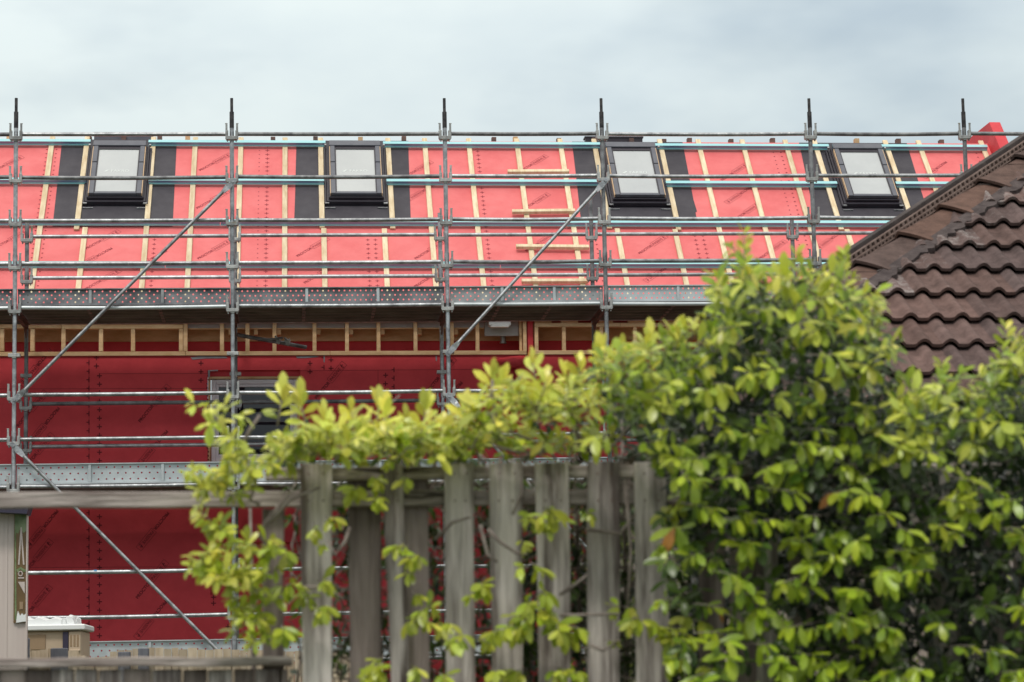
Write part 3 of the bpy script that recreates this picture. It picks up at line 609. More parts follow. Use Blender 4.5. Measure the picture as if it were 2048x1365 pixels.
for rk, hgt in (('e', 0.222), ('h', 0.262), ('k', 0.25)):
    z = ROWS[rk]
    for k in range(len(PX)-1):
        mn = TOE.get((rk, k), 'toe_light' if rk != 'e' else 'toe_mid')
        X0, X1 = PX[k]+0.03, PX[k+1]-0.03
        q = MB(); Yt = YF+0.035
        rows = 4 if (rk == 'e' and k in (0, 1, 3)) else 3
        hole_plate(q, X0, X1, z+0.045, z+hgt-0.012, Yt, rows, 0.0625 if rk == 'e' and k in (2, 4) else 0.088, 0.0105)
        q.box2((X0, Yt-0.035, z+hgt-0.012), (X1, Yt+0.006, z+hgt)); q.box2((X0, Yt-0.03, z+0.025), (X1, Yt+0.006, z+0.045))
        o = q.build('toe_board', M[mn], sc)
        for fr in ((0.34, 0.68) if rk != 'k' else (0.3, 0.62)):
            q = MB(); Xr = X0+(X1-X0)*fr; q.box2((Xr-0.018, Yt-0.028, z+0.045), (Xr+0.018, Yt-0.002, z+hgt-0.012)); q.build('stiffener', M['toe_light' if mn != 'toe_dark' or rk != 'e' or k == 2 else 'toe_mid'], o, bevel=0.004)
        for n_ in range(5):
            ya = YF+0.075+n_*0.232; q = MB()
            q.box2((PX[k]+0.02, ya, z+0.028), (PX[k+1]-0.02, ya+0.22, z+0.034)); q.box2((PX[k]+0.02, ya, z-0.018), (PX[k+1]-0.02, ya+0.012, z+0.028)); q.box2((PX[k]+0.02, ya+0.208, z-0.018), (PX[k+1]-0.02, ya+0.22, z+0.028))
            for fr in (0.33, 0.66):
                Xr = PX[k]+(PX[k+1]-PX[k])*fr; q.box2((Xr-0.02, ya+0.012, z-0.008), (Xr+0.02, ya+0.208, z+0.028))
            q.build('deck_plank', M['deck'], sc)
    for k, X in enumerate(PX):
        q = MB(); q.box2((X-0.022, YF+0.02, z-0.075), (X+0.022, YB-0.02, z-0.018)); q.box2((X-0.05, YF+0.03, z-0.026), (X+0.05, YB-0.03, z-0.019))
        q.add([(X-0.006, YB-0.3, z-0.076), (X-0.006, YB-0.02, z-0.076), (X-0.006, YB-0.02, z-0.19), (X+0.006, YB-0.3, z-0.076), (X+0.006, YB-0.02, z-0.076), (X+0.006, YB-0.02, z-0.19)], [(0, 1, 2), (5, 4, 3), (0, 3, 4, 1), (1, 4, 5, 2), (2, 5, 3, 0)])
        q.build('transom', M['rust'], sc)
# diagonal braces with flattened ends
def brace(a, c, mname='steel'):
    A = P(*a, YF-0.055); B = P(*c, YF-0.055); d = (B-A).normalized(); q = MB()
    q.tube(A+d*0.16, B-d*0.16, 0.0212, 12)
    side = d.cross(Vector((0, 1, 0))).normalized()
    for E_, dd in ((A, d), (B, -d)):
        p0 = E_-dd*0.045; p1 = E_+dd*0.09; p2 = E_+dd*0.17
        w1, w2 = 0.036, 0.0212
        f = [p0-side*w1*0.7, p0+side*w1*0.7, p1+side*w1, p1-side*w1]
        q.hexa([x_+Vector((0, 0.006, 0)) for x_ in f], [x_-Vector((0, 0.006, 0)) for x_ in f])
        f2 = [p1-side*w1, p1+side*w1, p2+side*w2, p2-side*w2]
        q.hexa([f2[0]+Vector((0, .006, 0)), f2[1]+Vector((0, .006, 0)), f2[2]+Vector((0, .02, 0)), f2[3]+Vector((0, .02, 0))], [f2[0]-Vector((0, .006, 0)), f2[1]-Vector((0, .006, 0)), f2[2]-Vector((0, .02, 0)), f2[3]-Vector((0, .02, 0))])
        q.tube(E_+Vector((0, -0.03, 0)), E_+Vector((0, 0.03, 0)), 0.016, 8)
    smooth_angle(q.build('brace', M[mname], sc))
brace((466, 364), (29, 801)); brace((1211, 362), (898, 706)); brace((27, 892), (468, 1334), 'steel'); brace((898, 793), (1214, 1140))
# loose putlog tube under the deck, with swivel clamps
A = P(474, 670, YB-0.3); B = P(612, 695, YB+0.2); q = MB(); q.tube(A, B, 0.0242, 12); A2 = P(516, 681, YB-0.1); q.tube(A2, P(566, 676, YB-0.1), 0.012, 8)
put = smooth_angle(q.build('putlog_tube', M['steel_dark'], sc))
q = MB()
for t_ in (0.58, 0.72): 
    c_ = A.lerp(B, t_); q.box(c_+Vector((0, 0, 0.02)), (0.07, 0.07, 0.075), Matrix.Rotation(0.4, 3, 'Y')); q.tube(c_+Vector((-0.03, -0.04, 0.07)), c_+Vector((0.03, -0.04, 0.02)), 0.012, 8); q.tube(c_+Vector((0.02, -0.05, -0.03)), c_+Vector((0.03, -0.05, 0.06)), 0.008, 8)
q.build('swivel_clamp', M['coupler'], put, bevel=0.006)

# ------------------------------------------------------------------ neighbour's tiled roof
random.seed(11)
TP = rad(33.5); tT = math.tan(TP)
YH = 15.0
H0 = P(1830, 461, YH)
hd = Vector((1, 1, tT)).normalized()
tn = Vector((0, -math.sin(TP), math.cos(TP))); tv = Vector((0, math.cos(TP), math.sin(TP)))
ln = Vector((-math.sin(TP), 0, math.cos(TP))); lv = Vector((math.cos(TP), 0, math.sin(TP)))
def T3(x_, v_, w_): return Vector((x_, H0.y, H0.z)) + tv*v_ + tn*w_
GAUGE = 0.343; NR0, NR1 = -7, 8
xEnd = H0.x+6.0
th_loc = T3(H0.x, NR0*GAUGE, 0)
tiled = thing('tiled_house', 'neighbouring house with a mossy brown concrete tiled hip roof behind the hedge', 'house', (H0.x+2, H0.y-1.2, 0))
q = MB()
PER = 0.15
def prof_w(x_):
    t_ = (x_/PER) % 1.0
    return 0.034*math.sin(math.pi*min(t_/0.62, 1.0))**0.9 if t_ < 0.62 else 0.002*math.sin(math.pi*(t_-0.62)/0.38)*-1
cols = {}
for rr in range(NR0, NR1):
    v0, v1 = rr*GAUGE, (rr+1)*GAUGE+0.05
    cosp = math.cos(TP)
    xl = H0.x+v0*cosp-0.02                           # hip line: dx = dY
    i0 = int(math.floor(xl/PER*8)); i1 = int(math.ceil(xEnd/PER*8))
    b0 = len(q.v)
    for i in range(i0, i1+1):
        x_ = i*PER/8; lift = 0.05
        wv = prof_w(x_)
        xa_ = max(x_, H0.x+v0*cosp); xb_ = max(x_, H0.x+v1*cosp)
        ka_ = min(max((x_-H0.x-v0*cosp-0.12)/0.2, 0), 1); kb_ = min(max((x_-H0.x-v1*cosp-0.12)/0.2, 0), 1)
        q.v += [T3(xa_, v0, wv*ka_+lift-0.02), T3(xa_, v0, wv*ka_+lift*(0.3+0.7*ka_)), T3(xb_, v1, wv*kb_+0.002)]
    for i in range(i1-i0):
        a_ = b0+i*3
        tid = (rr, math.floor((i0+i)/16+ (0.0 if rr % 2 else 0.0)))
        if tid not in cols:
            br = random.uniform(0.86, 1.14); tw = random.random()
            dist = (tid[1]*2*PER) - (H0.x+rr*GAUGE*cosp)
            al = 0.75*math.exp(-max(dist-0.3, 0)/0.35)*random.choice((0.1, 0.3, 0.6, 0.9)) if tid[0] > -5 else 0.1
            cols[tid] = ((0.108+0.028*tw)*br, (0.077+0.008*tw)*br, (0.074)*br, min(al, 1.0))
        for f in ((a_, a_+3, a_+4, a_+1), (a_+1, a_+4, a_+5, a_+2)): q.f.append(list(f)); q.m.append(0); q.c.append(cols[tid])
b0 = len(q.v); q.v += [T3(H0.x+NR0*GAUGE*cosp, NR0*GAUGE, -0.014), T3(xEnd, NR0*GAUGE, -0.014), T3(xEnd, NR1*GAUGE, -0.014), T3(H0.x+NR1*GAUGE*cosp, NR1*GAUGE, -0.014)]; q.f.append([b0, b0+1, b0+2, b0+3]); q.m.append(0); q.c.append((0.02, 0.017, 0.018, 0))
# left slope, seen at a grazing angle
for rr in range(NR0, NR1):
    v0, v1 = rr*GAUGE, (rr+1)*GAUGE+0.05
    y0_ = H0.y + v0*math.cos(TP)
    b0 = len(q.v); nn = int(5.0/PER*6)
    for i in range(nn+1):
        y_ = H0.y+v0*math.cos(TP)-0.02+i*PER/6; wv = prof_w(y_)
        ba = Vector((H0.x, max(y_, H0.y+v0*math.cos(TP)), H0.z)); bb = Vector((H0.x, max(y_, H0.y+v1*math.cos(TP)), H0.z))
        wv *= min(max((y_-H0.y-v1*math.cos(TP)-0.1)/0.2, 0), 1)
        q.v += [ba+lv*v0+ln*(wv+0.004), ba+lv*v0+ln*(wv+0.014), bb+lv*v1+ln*(wv+0.002)]
    for i in range(nn):
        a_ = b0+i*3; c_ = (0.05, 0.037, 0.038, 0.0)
        for f in ((a_, a_+1, a_+4, a_+3), (a_+1, a_+2, a_+5, a_+4)): q.f.append(list(f)); q.m.append(0); q.c.append(c_)
q.c = q.c
smooth_angle(q.build('tile_field', M['tile'], tiled), 50)
# hip caps, bedding mortar and comb strips, all laid along the hip line
sL = (lv*1.0 - hd*lv.dot(hd)).normalized()*-1        # across the hip, down the left slope
sR = (tv - hd*tv.dot(hd)).normalized()*-1            # across the hip, down the front slope
upv = (sL+sR).normalized()*-1
L0, L1 = NR0*GAUGE*math.cos(TP)*math.sqrt(2+tT*tT), NR1*GAUGE*math.cos(TP)*math.sqrt(2+tT*tT)
CAPL = 0.56
nk = int((L1-L0)/CAPL)
for k in range(nk):
    a_ = L0+k*CAPL+0.13; q = MB(); n_ = 10; half = 0.155
    br = random.uniform(0.85, 1.15); tw = random.random(); c_ = ((0.082+0.035*tw)*br, (0.058+0.01*tw)*br, 0.053*br, 0.14)
    nl = 6
    for s_ in range(nl+1):
        t_ = s_/nl; pos = H0+hd*(a_+t_*(CAPL+0.06)); lift = 0.070-0.034*t_ + (0.01 if s_ == 0 else 0)
        for thick in (0.0, 0.02):
            for i in range(n_+1):
                a1 = -1+2*i/n_
                side = sL if a1 < 0 else sR
                rr_ = abs(a1); wv = (0.045 if a1 < 0 else 0.215)*rr_
                q.v.append(pos + upv*(lift-0.022-thick-0.03*rr_**2) + side*wv + (tn*0.03*rr_ if a1 > 0 else upv*0.0))
    st = 2*(n_+1)
    for s_ in range(nl):
        for i in range(n_):
            a0 = s_*st+i; q.f.append([a0, a0+st, a0+st+1, a0+1]); b0 = a0+n_+1; q.f.append([b0, b0+1, b0+st+1, b0+st])
        for i in (0, n_): a0 = s_*st+i; q.f.append([a0, a0+n_+1, a0+n_+1+st, a0+st])
    for i in range(n_):
        q.f.append([i, i+1, i+n_+2, i+n_+1]); e_ = nl*st; q.f.append([e_+i, e_+i+n_+1, e_+i+n_+2, e_+i+1])
    q.m = [0]*len(q.f); q.c = [c_]*len(q.f)
    smooth_angle(q.build('hip_tile', M['tile'], tiled), 50)
q = MB()
nseg = 160
for side, w0_, w1_ in ((sR, 0.17, 0.25),):
    b0 = len(q.v)
    for i in range(nseg+1):
        pos = H0+hd*(L0+(L1-L0)*i/nseg); j_ = random.uniform(-0.022, 0.022)
        q.v += [pos+side*w0_+tn*0.05, pos+side*(w1_+j_)+tn*0.052, pos+side*(w1_+j_+0.012)-tn*0.02]
    for i in range(nseg):
        a_ = b0+i*3; q.f += [[a_, a_+3, a_+4, a_+1], [a_+1, a_+4, a_+5, a_+2]]; q.m += [0, 0]
q.build('bedding_mortar', M['mortar'], tiled)
# dry-hip tray under the caps' far edge: two combs of teeth and a dark upturned lip
rotm = Matrix((hd, sL, hd.cross(sL))).transposed(); mid = H0+hd*((L0+L1)/2); LL = L1-L0
def strip(mb, off, u0_, u1_, th_, mi=0): 
    c_ = mid+sL*off; ax = Matrix((hd, (sL-upv*sL.dot(upv)).normalized(), upv)).transposed(); mb.box(c_+upv*((u0_+u1_)/2), (LL, th_, u1_-u0_), ax, mi)
axm = Matrix((hd, (sL-upv*sL.dot(upv)).normalized(), upv)).transposed()
q = MB()
strip(q, 0.05, 0.034, 0.040, 0.02); strip(q, 0.056, 0.058, 0.067, 0.02); strip(q, 0.07, 0.093, 0.099, 0.02)
for (off, u0_, u1_, pit, wd) in ((0.053, 0.040, 0.058, 0.047, 0.024), (0.062, 0.067, 0.093, 0.062, 0.03)):
    for i in range(int(LL/pit)): q.box(H0+hd*(L0+i*pit)+sL*off+upv*((u0_+u1_)/2), (wd, 0.014, u1_-u0_), axm)
q.build('comb_filler', M['comb'], tiled)
q = MB(); strip(q, 0.085, -0.02, 0.125, 0.012); strip(q, 0.11, 0.12, 0.14, 0.05); 
q.build('hip_lip', M['dark_lip'], tiled)
# eaves, gutter and wall
ev = T3(0, NR0*GAUGE, 0); xlw = H0.x+NR0*GAUGE*math.cos(TP)
q = MB(); q.box2((xlw-0.05, ev.y-0.13, ev.z-0.1), (xEnd, ev.y-0.01, ev.z-0.0)); q.box2((xlw-0.03, ev.y-0.01, ev.z-0.2), (xEnd, ev.y+0.02, ev.z-0.02)); q.build('gutter', M['gutter'], tiled, bevel=0.02)
q = MB(); q.box2((xlw+0.4, ev.y+0.4, -0.1), (xEnd-0.2, ev.y+5, ev.z+0.1)); q.build('wall', M['brick'], tiled)

# ------------------------------------------------------------------ near fence
random.seed(5)
YN = 7.5
nf = thing('picket_fence', 'weathered grey paling fence with gaps between its boards, leafy shoots hanging over it', 'fence', (P(960, 1200, YN).x, YN, 0))
def board(parent, name, xt0, xt1, ytop, xb0, xb1, Y, th, mname, ybot=1365, zbot=0.0):
    A = P(xt0, ytop, Y); B = P(xt1, ytop, Y); C = P(xb0, ybot, Y); D = P(xb1, ybot, Y)
    kk = (A.z-zbot)/(A.z-C.z); xl = A.x+(C.x-A.x)*kk; xr = B.x+(D.x-B.x)*kk
    q = MB(); n_ = 9
    for i in range(n_+1):
        t_ = i/n_; z_ = zbot+(A.z-zbot)*t_
        l_ = xl+(A.x-xl)*t_+random.uniform(-0.002, 0.002); r_ = xr+(B.x-xr)*t_+random.uniform(-0.002, 0.002)
        dz = random.uniform(-0.004, 0.004) if i == n_ else 0
        q.v += [Vector((l_, Y, z_+dz)), Vector((r_, Y, z_)), Vector((r_, Y+th, z_)), Vector((l_, Y+th, z_+dz))]
    for i in range(n_):
        a_ = i*4; q.f += [[a_, a_+1, a_+5, a_+4], [a_+1, a_+2, a_+6, a_+5], [a_+2, a_+3, a_+7, a_+6], [a_+3, a_, a_+4, a_+7]]
    e_ = n_*4; q.f += [[3, 2, 1, 0], [e_, e_+1, e_+2, e_+3]]; q.m = [0]*len(q.f)
    if name == 'picket' and mname == 'wood':
        for yy in (948, 1002):
            for f_ in (0.28, 0.7):
                t_ = 0.985 if yy == 948 else 0.94; c_ = Vector((A.x+(B.x-A.x)*f_+random.uniform(-0.004, 0.004), Y, P(xt0, yy, Y).z)); q.tube(c_+Vector((0, 0.002, 0)), c_+Vector((0, -0.0015, 0)), 0.0035, 8, mi=1)
    return q.build(name, [M[mname], M['rust']], parent, bevel=0.003)
for a_ in ((601, 664, 929, 605, 664), (765, 806, 928, 781, 818), (890, 948, 926, 893, 950), (979, 1046, 925, 984, 1046), (1071, 1137, 925, 1078, 1142), (1175, 1240, 924, 1176, 1240), (1269, 1332, 926, 1274, 1338), (1516, 1556, 935, 1516, 1556), (1640, 1700, 930, 1640, 1700), (1860, 1920, 930, 1860, 1920), (2120, 2182, 930, 2120, 2182), (2215, 2275, 928, 2215, 2275), (2310, 2372, 930, 2310, 2372)):
    board(nf, 'picket', a_[0], a_[1], a_[2], a_[3], a_[4], YN, 0.019, 'wood')
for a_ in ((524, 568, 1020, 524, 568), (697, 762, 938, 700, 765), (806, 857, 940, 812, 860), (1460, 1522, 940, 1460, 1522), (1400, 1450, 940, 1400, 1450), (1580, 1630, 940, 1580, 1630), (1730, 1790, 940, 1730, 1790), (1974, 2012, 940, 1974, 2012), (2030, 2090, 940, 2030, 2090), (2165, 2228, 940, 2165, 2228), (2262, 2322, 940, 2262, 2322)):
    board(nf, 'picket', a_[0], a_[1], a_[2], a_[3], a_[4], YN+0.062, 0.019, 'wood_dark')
def nrail(parent, name, xa, xb, yta, yba, Y, th, mname='rail_wood', ytb=None):
    A = P(xa, yta, Y); B = P(xb, yta if ytb is None else ytb, Y); h = A.z-P(xa, yba, Y).z
    q = MB(); n_ = 14
    for i in range(n_+1):
        t_ = i/n_; c_ = A.lerp(B, t_); j_ = random.uniform(-0.0025, 0.0025)
        q.v += [Vector((c_.x, Y, c_.z-h+j_)), Vector((c_.x, Y, c_.z+j_)), Vector((c_.x, Y+th, c_.z+j_)), Vector((c_.x, Y+th, c_.z-h+j_))]
    for i in range(n_):
        a_ = i*4; q.f += [[a_, a_+4, a_+5, a_+1], [a_+1, a_+5, a_+6, a_+2], [a_+2, a_+6, a_+7, a_+3], [a_+3, a_+7, a_+4, a_]]
    e_ = n_*4; q.f += [[0, 1, 2, 3], [e_+3, e_+2, e_+1, e_]]; q.m = [0]*len(q.f)
    return q.build(name, M[mname], parent, bevel=0.004)
nrail(nf, 'rail', -300, 2400, 986, 1018, YN+0.021, 0.038, 'rail_wood', 986-14)
nrail(nf, 'rail', 530, 2400, 936, 962, YN+0.021, 0.038, 'rail_wood', 936-14)
nrail(nf, 'rail', 590, 2400, 1520, 1560, YN+0.021, 0.038)
lf = thing('low_fence', 'low weathered board fence with a grey capping rail below the red wall', 'fence', (P(280, 1330, YN).x, YN, 0))
nrail(lf, 'capping_rail', -300, 585, 1318, 1337, YN-0.03, 0.11, 'rail_wood', 1314)
x_ = -290
while x_ < 570:
    wd = random.uniform(38, 62); x2 = min(x_+wd, 578)
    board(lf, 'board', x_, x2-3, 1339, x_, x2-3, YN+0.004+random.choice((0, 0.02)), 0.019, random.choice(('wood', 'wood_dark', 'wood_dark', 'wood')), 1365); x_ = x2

# ------------------------------------------------------------------ far paling fence, toilet and cabin
pf = thing('paling_fence', 'new pale timber paling fence with grey posts standing before the scaffold', 'fence', (P(300, 1340, 22).x, 22, 0))
prof_pts = [(-200, 1282), (0, 1287), (60, 1300), (140, 1300), (175, 1316), (205, 1316), (232, 1301), (300, 1297), (440, 1299), (620, 1303), (760, 1306)]
def interp(pts, x_):
    for (a_, b_), (c_, d_) in zip(pts, pts[1:]):
        if a_ <= x_ <= c_: return b_+(d_-b_)*(x_-a_)/(c_-a_)
    return pts[0][1] if x_ < pts[0][0] else pts[-1][1]
x_ = -200
while x_ < 760:
    wd = random.uniform(13, 19); y_ = interp(prof_pts, x_+wd/2)+random.uniform(-2.5, 2.5)
    A = P(x_, y_, 22); B = P(x_+wd-0.8, y_, 22); Yp = 22+random.choice((0, 0.0, 0.03)); q = MB(); q.box2((A.x, Yp, 0), (B.x, Yp+0.018, A.z)); q.build('paling', M['paling'], pf); x_ += wd
for xa, xb, yt in ((18, 57, 1277), (101, 134, 1297), (236, 260, 1304), (276, 297, 1297)):
    A = P(xa, yt, 21.8); B = P(xb, yt, 21.8); q = MB(); q.box2((A.x, 21.8, 0), (B.x, 21.8+0.12, A.z)); q.build('post', M['grey_post'], pf, bevel=0.006)
q = MB(); z_ = P(200, 1335, 22).z; q.box2((P(-200, 1335, 22).x, 22.05, z_-0.09), (P(760, 1335, 22).x, 22.09, z_)); q.build('rail', M['paling'], pf)

YT = 24.5
tl = thing('portable_toilet', 'beige portable toilet with a white ribbed roof beside the scaffold', 'toilet', (P(100, 1300, YT).x, YT+0.5, 0))
A = P(40, 1263, YT); B = P(163, 1263, YT)
q = MB(); q.box2((A.x, YT, 0), (B.x, YT+1.0, A.z)); body = q.build('body', M['beige'], tl, bevel=0.015)
def tpanel(name, xa, xb, ya, yb_, mname, out_=0.02, par=tl):
    a_ = P(xa, ya, YT); b_ = P(xb, yb_, YT); q = MB(); q.box2((a_.x, YT-out_, b_.z), (b_.x, YT-0.001, a_.z)); return q.build(name, M[mname], par, bevel=0.004)
tpanel('side_panel', 57, 91, 1270, 1300, 'tan', 0.012); tpanel('corner_post', 126, 137, 1264, 1320, 'navy', 0.03)
lv_ = tpanel('vent_grille', 138, 161.5, 1264, 1320, 'beige', 0.025)
for xa in (140.5, 147.5, 154): tpanel('slot', xa, xa+4, 1270, 1294, 'tan', 0.03, lv_)
tpanel('ledge', 139, 161, 1300, 1303, 'beige', 0.045, lv_)
A = P(30, 1263, YT); B = P(171, 1263, YT); h1 = P(100, 1251, YT).z-P(100, 1263, YT).z; q = MB()
q.box2((A.x, YT-0.06, A.z), (B.x, YT+1.06, A.z+h1)); nx = 24; b0 = len(q.v)
E0 = P(36, 1250, YT); E1 = P(149, 1250, YT); 
for j in range(5):
    tj = j/4; yy = YT+0.02+0.96*tj
    for i in range(nx+1):
        ti = i/nx; xx = E0.x+(E1.x-E0.x)*ti
        bumph = 0.085+0.012*math.sin(ti*22)+(0.03*math.exp(-((ti-0.88)/0.09)**2))-0.02*ti
        if i in (0, nx): bumph = 0.0
        q.v.append(Vector((xx, yy, A.z+h1-0.004+bumph*(0.75 if j in (0,) else 1.0)*(1 if j < 4 else 0.6))))
for j in range(4):
    for i in range(nx): a_ = b0+j*(nx+1)+i; q.f.append([a_, a_+1, a_+nx+2, a_+nx+1]); q.m.append(0)
for i in range(nx):
    p0, p1 = q.v[b0+i], q.v[b0+i+1]; q.add([Vector((p0.x, p0.y, A.z+h1-0.01)), Vector((p1.x, p1.y, A.z+h1-0.01)), p1, p0], [(0, 1, 2, 3)])
q.build('roof', M['white'], tl, bevel=0.015)
for xc in (128, 157):
    q = MB(); c_ = P(xc, 1250, YT-0.02); pts = [c_+Vector((0.021*math.cos(t_)*1.0, 0, 0.04+0.022*math.sin(t_))) for t_ in [math.pi*k_/8 for k_ in range(9)]]
    pts = [c_+Vector((0.021, 0, 0))]+pts+[c_+Vector((-0.021, 0, 0))]; q.path(pts, 0.006, 6); q.build('lifting_loop', M['white'], tl, smooth=True)

YC = 21.0
cb_ = thing('site_cabin', 'pale ribbed site cabin front built as a thin slab, with a narrow brown and green strip', 'site_cabin', (P(0, 1200, YC).x-0.3, YC, 0))  # site cabin, made only as a thin front slab
A = P(-260, 1018, YC); B = P(29, 1018, YC); C = P(56, 1018, YC)
q = MB(); zt_ = P(29, 1016, YC).z
q.box2((A.x, YC, 0), (C.x-0.012, YC+0.05, zt_)); 
for k_ in range(9): xx = A.x+(B.x-A.x)*(k_+0.5)/9; q.box2((xx-0.012, YC-0.006, 0), (xx+0.012, YC-0.0005, zt_-0.02))
q.build('wall', M['cream'], cb_)
q = MB(); z1_ = P(40, 1022, YC).z; z0_ = P(40, 1246, YC).z; q.box2((B.x, YC-0.02, z0_), (C.x-0.012, YC-0.002, z1_)); st_ = q.build('coloured_strip', M['olive'], cb_)  # plain brown strip that carries flat green patches and pale marks
q = MB(); q.box2((C.x-0.01, YC-0.03, 0), (C.x, YC+0.05, zt_)); q.build('corner_trim', M['cream'], cb_)
def flat(name, polys, mname, par, Yp):
    q = MB()
    for pl in polys: q.add([P(a_, b_, Yp) for a_, b_ in pl][::-1], [tuple(range(len(pl)))])
    return q.build(name, M[mname], par)
flat('green_patches', [[(29.5, 1023), (52.5, 1023), (52.5, 1062), (47, 1066), (40, 1059), (36, 1068), (29.5, 1064)], [(29.5, 1064), (32, 1066), (33, 1240), (29.5, 1240)], [(33, 1140), (41, 1134), (50, 1140), (52.5, 1139), (52.5, 1143), (47, 1145), (41, 1139), (35, 1146)]], 'leafgreen', st_, YC-0.023)
flat('letter_mark', [[(41, 1055), (43.5, 1055), (49, 1130), (46, 1130), (42.3, 1078), (39, 1130), (36, 1130)]], 'cream', st_, YC-0.026)
flat('triangle_mark', [[(36, 1164), (49.5, 1164), (49.5, 1188)]], 'cream', st_, YC-0.026)
flat('bar_mark', [[(36, 1155), (48, 1155), (48, 1157.5), (36, 1157.5)]], 'cream', st_, YC-0.026)
flat('square_mark', [[(39, 1204), (46, 1204), (46, 1219), (39, 1219)]], 'tan', st_, YC-0.026)
flat('white_base', [[(32, 1246), (52.5, 1243), (52.5, 1226), (48, 1231), (44, 1227), (40, 1232), (36, 1222), (34, 1230)]], 'white', st_, YC-0.029)
q = MB(); ring = [(41+4*math.cos(t_), 1148+4.5*math.sin(t_)) for t_ in [2*math.pi*k_/12 for k_ in range(13)]]; q.path([P(a_, b_, YC-0.027) for a_, b_ in ring], 0.005, 6); q.build('ring_mark', M['cream'], st_)
q = MB(); a_ = P(-60, 1008, YC); b_ = P(64, 1012, YC); d_ = P(58, 1031, YC); c_ = P(22, 1018, YC)
q.hexa([P(-260, 1000, YC)+Vector((0, -0.18, 0)), b_+Vector((0, -0.18, 0)), d_+Vector((0, -0.18, 0)), P(-260, 1012, YC)+Vector((0, -0.18, 0))][::-1], [P(-260, 1000, YC)+Vector((0, 0.12, 0)), b_+Vector((0, 0.12, 0)), d_+Vector((0, 0.12, 0)), P(-260, 1012, YC)+Vector((0, 0.12, 0))][::-1]); q.build('roof_edge', M['navy'], cb_)

# ------------------------------------------------------------------ shrubs
random.seed(21)
YOUNG = (0.74, 0.71, 0.14); FRESH = (0.36, 0.47, 0.024); MIDG = (0.145, 0.25, 0.02); OLD_SHADED = (0.045, 0.08, 0.022); DEEP_SHADED = (0.018, 0.03, 0.014)  # leaf tones by age; darkest two also paint in the hedge's inner shade
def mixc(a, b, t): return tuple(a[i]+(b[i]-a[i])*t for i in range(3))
def jit(c, s=0.3):
    k = random.uniform(1-s, 1+s); h = random.uniform(-0.1, 0.1)
    if random.random() < 0.002: return (0.38*k, 0.17*k, 0.04, 1)
    return (max(c[0]*k*(1+h), 0), max(c[1]*k, 0), max(c[2]*k*(1-h), 0), 1)
LP = ((0.0, 0.04), (0.22, 0.24), (0.5, 0.46), (0.78, 0.44), (0.94, 0.2), (1.0, 0.03))
LP2 = ((0.0, 0.05), (0.5, 0.45), (1.0, 0.05))
def leaf(mb, base, d, nrm, Ln, Wd, colr, curl=0.25, lo=False):
    d = d.normalized(); s = d.cross(nrm)
    if s.length < 1e-4: s = d.orthogonal()
    s.normalize(); n_ = s.cross(d)
    b0 = len(mb.v); pr_ = LP2 if lo else LP
    fold = random.uniform(0.05, 0.3)
    for t_, w_ in pr_:
        c_ = base + d*(Ln*t_) - n_*(curl*Ln*t_*t_); ww = w_*Wd
        mb.v += [c_-s*ww+n_*(ww*fold), c_, c_+s*ww+n_*(ww*fold)]
    for i in range(len(pr_)-1):
        a_ = b0+i*3; mb.f += [[a_, a_+1, a_+4, a_+3], [a_+1, a_+2, a_+5, a_+4]]; mb.m += [0, 0]; mb.c += [colr, colr]
def rv(): 
    while True:
        v_ = Vector((random.uniform(-1, 1), random.uniform(-1, 1), random.uniform(-1, 1)))
        if 0.05 < v_.length < 1: return v_.normalized()
UPV = Vector((0, 0, 1)); TOC = Vector((0, -1, 0))
def sprig(mb, st, base, axis, length, nl, size, tip, root, droop, lo=False):
    axis = axis.normalized(); o1 = axis.orthogonal().normalized(); o2 = axis.cross(o1); ph = random.uniform(0, 6.28)
    end = base + axis*length + Vector((0, 0, -droop*length*0.3))
    if st is not None: st.path([base, base.lerp(end, 0.5)+rv()*0.004, end], [0.0022, 0.0018, 0.0012], 4)
    for i in range(nl):
        t_ = (i+1)/nl; p_ = base.lerp(end, 0.25+0.75*t_)
        an = ph + i*2.4 if i % 2 == 0 else ph + (i-1)*2.4 + math.pi
        rd = o1*math.cos(an)+o2*math.sin(an)
        op = 0.35+0.75*(1-t_)
        d_ = axis*(0.75-0.35*op) + rd*(0.5+op*0.4) + Vector((0, 0, -droop)) + rv()*0.18
        sz = size*random.uniform(0.55, 1.15)*(0.75+0.4*math.sin(math.pi*min(t_*0.85, 1)))
        nr = UPV*0.8+TOC*0.4+axis*0.5+rv()*0.35
        leaf(mb, p_, d_, nr, sz, sz*random.uniform(0.38, 0.5), jit(mixc(root, tip, t_)), random.uniform(0.05, 0.4), lo)
TOPC = [(360, 960), (385, 900), (420, 815), (450, 830), (490, 905), (540, 900), (565, 872), (600, 850), (640, 845), (700, 828), (760, 812), (800, 845), (850, 820), (880, 855), (930, 800), (980, 745), (1010, 750), (1060, 715), (1090, 760), (1130, 740), (1160, 720), (1200, 690), (1240, 690), (1300, 670), (1350, 655), (1420, 640), (1440, 560), (1465, 525), (1490, 475), (1510, 535), (1560, 555), (1590, 515), (1630, 560), (1670, 540), (1690, 515), (1725, 585), (1750, 610), (1765, 680), (1775, 750), (1850, 785), (1880, 735), (1920, 745), (1960, 765), (1990, 700), (2010, 660), (2048, 665), (2120, 660)]
def topY(x_): return interp(TOPC, x_)
plants = []
